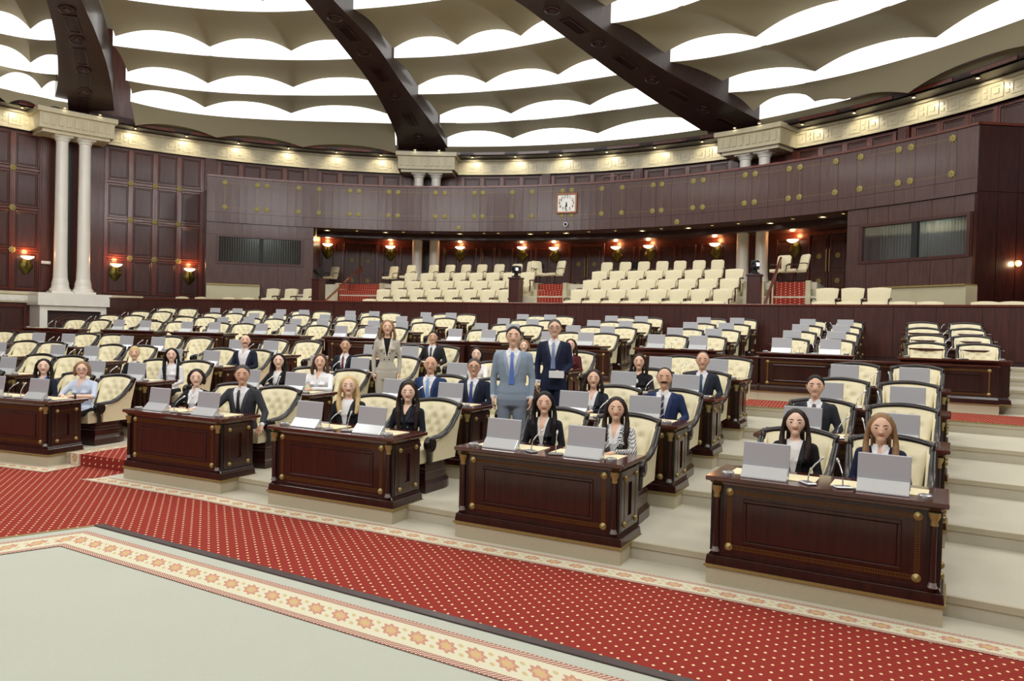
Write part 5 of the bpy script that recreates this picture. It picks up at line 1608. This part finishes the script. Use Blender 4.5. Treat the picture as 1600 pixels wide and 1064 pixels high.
    def ribbon(pairs, lift, th, name, mat):
        b = MB(); R = []
        for (xa, xb, z) in pairs:
            a, c = ts(xa, z, lift), ts(xb, z, lift); dd = TM.to_3x3() @ Vector((0, th, 0))
            R.append([a, c, c + dd, a + dd])
        b.rings(R); return b.build(name, mat, root, True)
    if tie:
        tz = max(vz - .04, .60)
        zs = np.linspace(1.035, tz, 9)
        tm = simple(rgb(*tie[0]), .5)
        if len(tie) > 1:
            kk = ('tie', tuple(tie[0]), tuple(tie[1]))
            k = NT('tie_pattern'); s_ = k.sep(k.coord())
            if len(tie) > 2: ff = k.math('GREATER_THAN', k.math('MULTIPLY', k.math('SINE', k.math('MULTIPLY', s_[0], 260.0)), k.math('SINE', k.math('MULTIPLY', s_[2], 260.0))), .15)
            else: ff = k.math('GREATER_THAN', k.math('SINE', k.math('MULTIPLY', k.math('SUBTRACT', s_[2], s_[0]), 75.0)), .82)
            tm = k.out(k.mix(ff, rgb(*tie[0]), rgb(*tie[1])), .5)
        P = []
        for i, z in enumerate(zs):
            w_ = (.022 if i == 0 else .020 if i == 1 else .014 + .022 * (i - 1) / 7)
            P.append((-w_, w_, z))
        ribbon(P, .012, .008, 'tie', tm)
    if vw > 0 and lapels:
        jm = simple(tuple(min(1, c * 1.25 + .002) for c in J[:3]) + (1,), .75)
        if pattern == 'houndstooth': jm = me.materials[0]
        for s in (-1, 1):
            P = []
            for z in np.linspace(1.045, vz + .01, 9):
                xe = vw * wf * (z - vz) / (1.06 - vz); lw = .045 * min(1, (z - vz) / .10 + .15) * (1 if z < .99 else .55)
                P.append((s * xe, s * (xe + lw), z) if s > 0 else (s * (xe + lw), s * xe, z))
            ribbon(P, .008, .010, 'lapel', jm)
    if shirt and vw > 0 and sex == 'm' or 'collar' in extras:
        cm = simple(SH, .7)
        if vw <= 0: cm = simple(J, .7) if 'white_collar' not in extras else simple(rgb(240, 240, 242), .7)
        for s in (-1, 1):
            b = MB()
            a, c, e = ts(s * .012, 1.062, .012), ts(s * .062, 1.05, .010), ts(s * .045, .985, .012)
            g = ts(s * .020, 1.01, .014)
            a2 = a + Vector((s * .012, .0, .028)); c2 = c + Vector((0, .02, .035))
            v = [a, g, e, c, c2, a2]; dd = Vector((0, .006, 0)); n_ = len(v)
            b.add(v + [p + dd for p in v], [tuple(range(n_)), tuple(range(2 * n_ - 1, n_ - 1, -1))] + [(i, (i + 1) % n_, n_ + (i + 1) % n_, n_ + i) for i in range(n_)])
            b.build('collar', cm, root)
    if glasses:
        b = MB()
        for s in (-1, 1):
            P = [H(s * .031 + .024 * cos(t), -.100, .006 + .017 * sin(t)) for t in np.linspace(0, 2 * pi, 15)[:-1]]
            b.tube(P, .0024, 5, loop=True, cap=False); b.tube([H(s * .055, -.098, .01), H(s * .076, -.03, .012), H(s * .080, .01, .012)], .0022, 5)
        b.tube([H(-.008, -.102, .010), H(.008, -.102, .010)], .0022, 5)
        b.build('glasses', simple(rgb(40, 26, 26), .3), root)
    if 'buttons' in extras:
        b = MB()
        for x, z in ((-.05, .80), (.05, .80), (-.045, .70), (.045, .70)): b.ell(ts(x * wf, z, .008), (.011, .006, .011), 8, 5)
        b.build('buttons', M['gold'] if jacket[0] < 100 else M['black'], root, True)
    if 'badge' in extras:
        b = MB()
        b.ell(ts(-.02, .93, .004), (.042, .006, .042), 14, 6); b.build('round_badge', simple(rgb(240, 240, 240), .5), root, True)
        b = MB(); p = ts(-.05, .84, .006); b.box(p.x - .035, p.x + .035, p.y - .004, p.y + .004, p.z - .02, p.z + .02); b.build('name_tag', simple(rgb(235, 235, 240), .5), root)
    if 'watch' in extras:
        sh, el, wp = arms[1]; q_ = el.lerp(wp, .93); d = (wp - el).normalized()
        b = MB(); b.tube([q_ - d * .012, q_ + d * .012], .037, 10); b.build('watch', M['blackm'], root)
    if 'paper' in extras:
        p = arms[1][2] + Vector((-.06, -.03, .02)); b = MB(); b.box(p.x - .11, p.x + .10, p.y - .03, p.y - .02, p.z - .06, p.z + .04); b.build('booklet', M['paper'], root)
    return root

def aim(x, y): return atan2(x, y)     # direction from the person to the camera is (-x, -y)
def seat(blk, n, a, b, label, turn=.35, head_k=.85, dz=0.0, **k):
    t = BLK[blk][2]
    x, y = at(blk, n, a, b)
    # body faces local -y; yaw that faces the camera exactly:
    yc = -atan2(x, y)
    yaw = t + (yc - t) * turn
    hd = max(-1.0, min(1.0, (yc - yaw) * head_k))
    z = (fl(n) if blk in LCOL else fu(n)) + dz
    return person(label, (x, y, z), yaw, head=hd, **k)
def standing(x, y, z, label, yaw_off=0.0, **k):
    yc = -atan2(x, y)
    return person(label, (x, y, z), yc + yaw_off, head=-yaw_off * .9, stand=True, **k)
FAR = dict(voxel=.016)
W_ = .97; MN = 1.02
seat('D0', 0, -.44, .98, 'woman with long dark hair, navy jacket and light blue shirt, behind a front desk', sex='f', skin='p', jacket=(34, 40, 58), shirt=(120, 170, 220), hair='longest', hcol='black', pose='lap', vz=.72, open_neck=.97, scale=W_, bust=1)
seat('D0', 0, .46, .98, 'woman with glasses in a pale blue striped blouse, forearms on her desk', sex='f', skin='p', jacket=(176, 194, 224), legs=(22, 22, 26), vw=0, pattern='stripe', hair='bob', hcol='light', pose='desk', glasses=True, open_neck=.93, sleeve='short', scale=W_, bust=1, extras=('watch',), width=1.14, lean=.10)
seat('D0', 1, -.44, 1.0, 'woman with short blonde hair in a black sweater over a white collared shirt', sex='f', skin='f', jacket=(28, 28, 32), shirt=(238, 238, 240), hair='short', hcol='blonde', pose='lap', vw=.05, vz=.94, open_neck=.99, lapels=False, scale=W_, extras=('collar',), **FAR)
seat('D0', 1, .46, .98, 'woman with long black hair in a white blouse, hands on her knees', sex='f', skin='p', jacket=(232, 232, 236), legs=(26, 26, 30), vw=0, hair='longest', hcol='black', pose='lap', scale=W_, bust=1, **FAR)
seat('D1', 0, -.46, .84, 'woman in a black cardigan over a white shirt with dark bobbed hair', sex='f', skin='p', jacket=(26, 27, 34), shirt=(240, 240, 244), hair='bob', hcol='dark', pose='desk_wide', vw=.11, vz=.55, lapels=False, open_neck=1.0, scale=W_, bust=1, extras=('collar',), lean=.06, width=1.08)
seat('D1', 0, .40, .86, 'man in a charcoal suit and black tie with one hand on his desk', skin='m', jacket=(54, 56, 62), hair='short', hcol='grey', tie=((28, 28, 32),), pose='one_desk', vw=.10, vz=.66, scale=MN * 1.02, lean=.05, width=1.06)
seat('D0', 2, .55, 1.06, 'balding man in an open-necked white shirt and dark navy jacket leaning sideways', skin='f', jacket=(30, 36, 52), hair='bald', hcol='grey', pose='lap', vw=.13, vz=.55, open_neck=.98, moustache=True, tilt=-.12, scale=MN, **FAR)
seat('D1', 1, -.50, .86, 'woman with long black hair, black blazer and white blouse, hands together on desk', sex='f', skin='p', jacket=(26, 26, 30), shirt=(236, 236, 236), hair='long', hcol='black', pose='desk', vw=.08, vz=.66, scale=W_, bust=1, extras=('watch',))
seat('D1', 1, .36, .88, 'woman with brown shoulder-length hair in a white shirt, forearms on her desk', sex='f', skin='f', jacket=(240, 240, 242), legs=(28, 28, 32), vw=0, hair='shoulder', hcol='brown', pose='desk', open_neck=.93, scale=W_ * 1.02, bust=1, width=1.12)
seat('D1', 2, -.50, 1.0, 'man in a dark navy suit, white shirt and maroon tie', skin='m', jacket=(30, 34, 46), hair='short', hcol='black', tie=((112, 28, 52),), pose='chair', vw=.085, vz=.66, scale=MN, **FAR)
seat('D1', 2, .26, .98, 'woman in black half hidden behind the standing woman in a pale blazer', sex='f', skin='p', jacket=(28, 28, 34), shirt=(40, 40, 44), hair='tied', hcol='black', pose='desk', vw=0, scale=W_, **FAR)
seat('D1', 3, .46, 1.05, 'man in a black suit and dark tie, farthest of the seated men', skin='m', jacket=(36, 38, 42), hair='short', hcol='black', tie=((52, 52, 58),), pose='chair', vw=.085, vz=.66, scale=MN, **FAR)
seat('D2', 1, -.42, 1.06, 'bald man in a bright navy suit and sky blue tie', skin='m', jacket=(40, 58, 98), hair='bald', hcol='shave', tie=((126, 164, 220),), pose='chair', vw=.09, vz=.66, scale=MN, width=1.1)
seat('D2', 1, .36, 1.02, 'grey-haired man with glasses in a dark navy suit and blue tie', skin='m', jacket=(28, 34, 54), hair='short', hcol='grey', tie=((54, 76, 140),), pose='lap', vw=.08, vz=.66, glasses=True, scale=MN, width=1.06)
seat('D2', 2, -.55, 1.0, 'woman with short black hair in a white top', sex='f', skin='p', jacket=(236, 234, 230), legs=(30, 30, 34), vw=0, hair='bob', hcol='black', pose='desk', scale=W_, **FAR)
seat('D2', 3, -.5, 1.1, 'fair-haired woman almost hidden behind the man in the pale grey suit', sex='f', skin='p', jacket=(60, 56, 54), vw=0, hair='bob', hcol='light', pose='lap', scale=.93, **FAR)
seat('D2', 3, .50, 1.06, 'woman in a maroon blazer and white shirt behind the standing men', sex='f', skin='f', jacket=(84, 30, 36), shirt=(238, 238, 238), legs=(84, 30, 36), hair='shoulder', hcol='dark', pose='lap', vw=.07, vz=.70, open_neck=.97, scale=W_, bust=1, tilt=-.08, **FAR)
seat('D3', 1, -.52, 1.0, 'woman with dark shoulder-length hair in a navy blazer and open white shirt', sex='f', skin='f', jacket=(28, 31, 42), shirt=(242, 242, 244), hair='shoulder', hcol='dark', pose='desk', vw=.085, vz=.66, open_neck=.92, scale=W_, bust=1, extras=('earrings', 'watch'))
seat('D3', 1, .46, .98, 'man with a moustache in a blue suit and striped navy tie', skin='m', jacket=(36, 50, 88), hair='receding', hcol='black', tie=((32, 36, 62), (190, 190, 204)), pose='chair', vw=.09, vz=.62, moustache=True, scale=MN, width=1.04)
seat('D3', 2, -.50, 1.02, 'woman in a plain black dress with a round white badge and name tag', sex='f', skin='f', jacket=(26, 25, 28), vw=0, hair='shoulder', hcol='dark', pose='desk', open_neck=1.02, scale=W_, bust=1, extras=('badge',), width=1.08)
seat('D3', 2, .48, 1.06, 'man in a dark suit and teal tie at the end of a row', skin='m', jacket=(40, 46, 56), hair='receding', hcol='grey', tie=((36, 78, 104),), pose='chair', vw=.085, vz=.64, scale=MN)
seat('D2', 0, -.50, .98, 'woman with long blonde hair in a black blazer over a high white blouse', sex='f', skin='p', jacket=(30, 30, 34), shirt=(240, 240, 242), hair='long', hcol='blonde', pose='lap', vw=.085, vz=.62, scale=W_ * 1.02, bust=1, width=1.08)
seat('D2', 0, .42, .98, 'woman with a black headband and long dark hair in a dark navy jacket dress', sex='f', skin='p', jacket=(26, 29, 42), shirt=(20, 21, 28), hair='longest', hcol='dark', pose='lap', vw=.06, vz=.84, open_neck=.94, scale=W_, bust=1, extras=('headband', 'buttons'))
seat('D3', 0, -.38, 1.02, 'woman with long black hair in a black double-breasted blazer and white top', sex='f', skin='f', jacket=(27, 28, 34), shirt=(236, 234, 230), hair='longest', hcol='black', pose='lap', vw=.075, vz=.68, open_neck=.86, scale=W_, bust=1, extras=('buttons',), lean=.05)
seat('D3', 0, .50, .92, 'woman in a black and white houndstooth jacket with long dark hair', sex='f', skin='f', jacket=(160, 160, 160), shirt=(236, 236, 238), legs=(28, 28, 32), hair='longest', hcol='dark', pose='desk', vw=.08, vz=.62, open_neck=.90, pattern='houndstooth', scale=W_, bust=1, extras=('earrings',))
seat('D4', 1, -.46, 1.04, 'young man in a charcoal suit behind the two women at the nearest desk', skin='f', jacket=(46, 48, 56), hair='short', hcol='black', tie=((58, 46, 52),), pose='chair', vw=.085, vz=.66, scale=MN)
seat('D4', 0, -.36, 1.0, 'woman with long brown hair in a black blazer and buttoned blouse, nearest desk', sex='f', skin='p', jacket=(24, 23, 26), shirt=(240, 238, 236), hair='long', hcol='dark', pose='lap', vw=.085, vz=.66, scale=W_, bust=1, extras=('earrings',), voxel=.012)
seat('D4', 0, .38, .96, 'fair-haired woman in a navy cardigan over a white collared shirt, nearest desk', sex='f', skin='f', jacket=(32, 36, 62), shirt=(242, 242, 246), hair='long', hcol='light', pose='lap', vw=.085, vz=.74, open_neck=1.0, lapels=False, scale=W_ * 1.02, bust=1, extras=('collar', 'earrings'), voxel=.012, lean=.05)
# three people standing in the aisles
def aisle(b0, b1, n, b, f=.5):
    p, q_ = at(b0, n, .93, b), at(b1, n, -.93, b); return (p[0] + (q_[0] - p[0]) * f, p[1] + (q_[1] - p[1]) * f)
standing(-2.08, 12.55, fl(2), 'standing woman in a pale grey double-breasted blazer over a black top', sex='f', skin='f', jacket=(196, 190, 176), shirt=(22, 22, 26), legs=(190, 184, 170), hair='shoulder', hcol='light', pose='stand', vw=.07, vz=.72, scale=.985, bust=1, extras=('buttons',), pattern='check')
standing(.02, 10.0, fl(1), 'standing man in a light blue-grey suit with a blue tie', skin='f', jacket=(142, 158, 176), legs=(128, 140, 156), hair='short', hcol='black', tie=((96, 128, 206),), pose='stand', vw=.085, vz=.68, scale=1.05, width=1.06, yaw_off=-.1)
standing(.62, 11.0, fl(2), 'standing man with glasses in a dark navy suit holding a white booklet', skin='f', jacket=(30, 36, 60), hair='short', hcol='grey', tie=((70, 96, 160), (190, 200, 220), 1), pose='hold', vw=.085, vz=.70, scale=1.02, width=1.02, glasses=True, extras=('paper',), yaw_off=-.1)
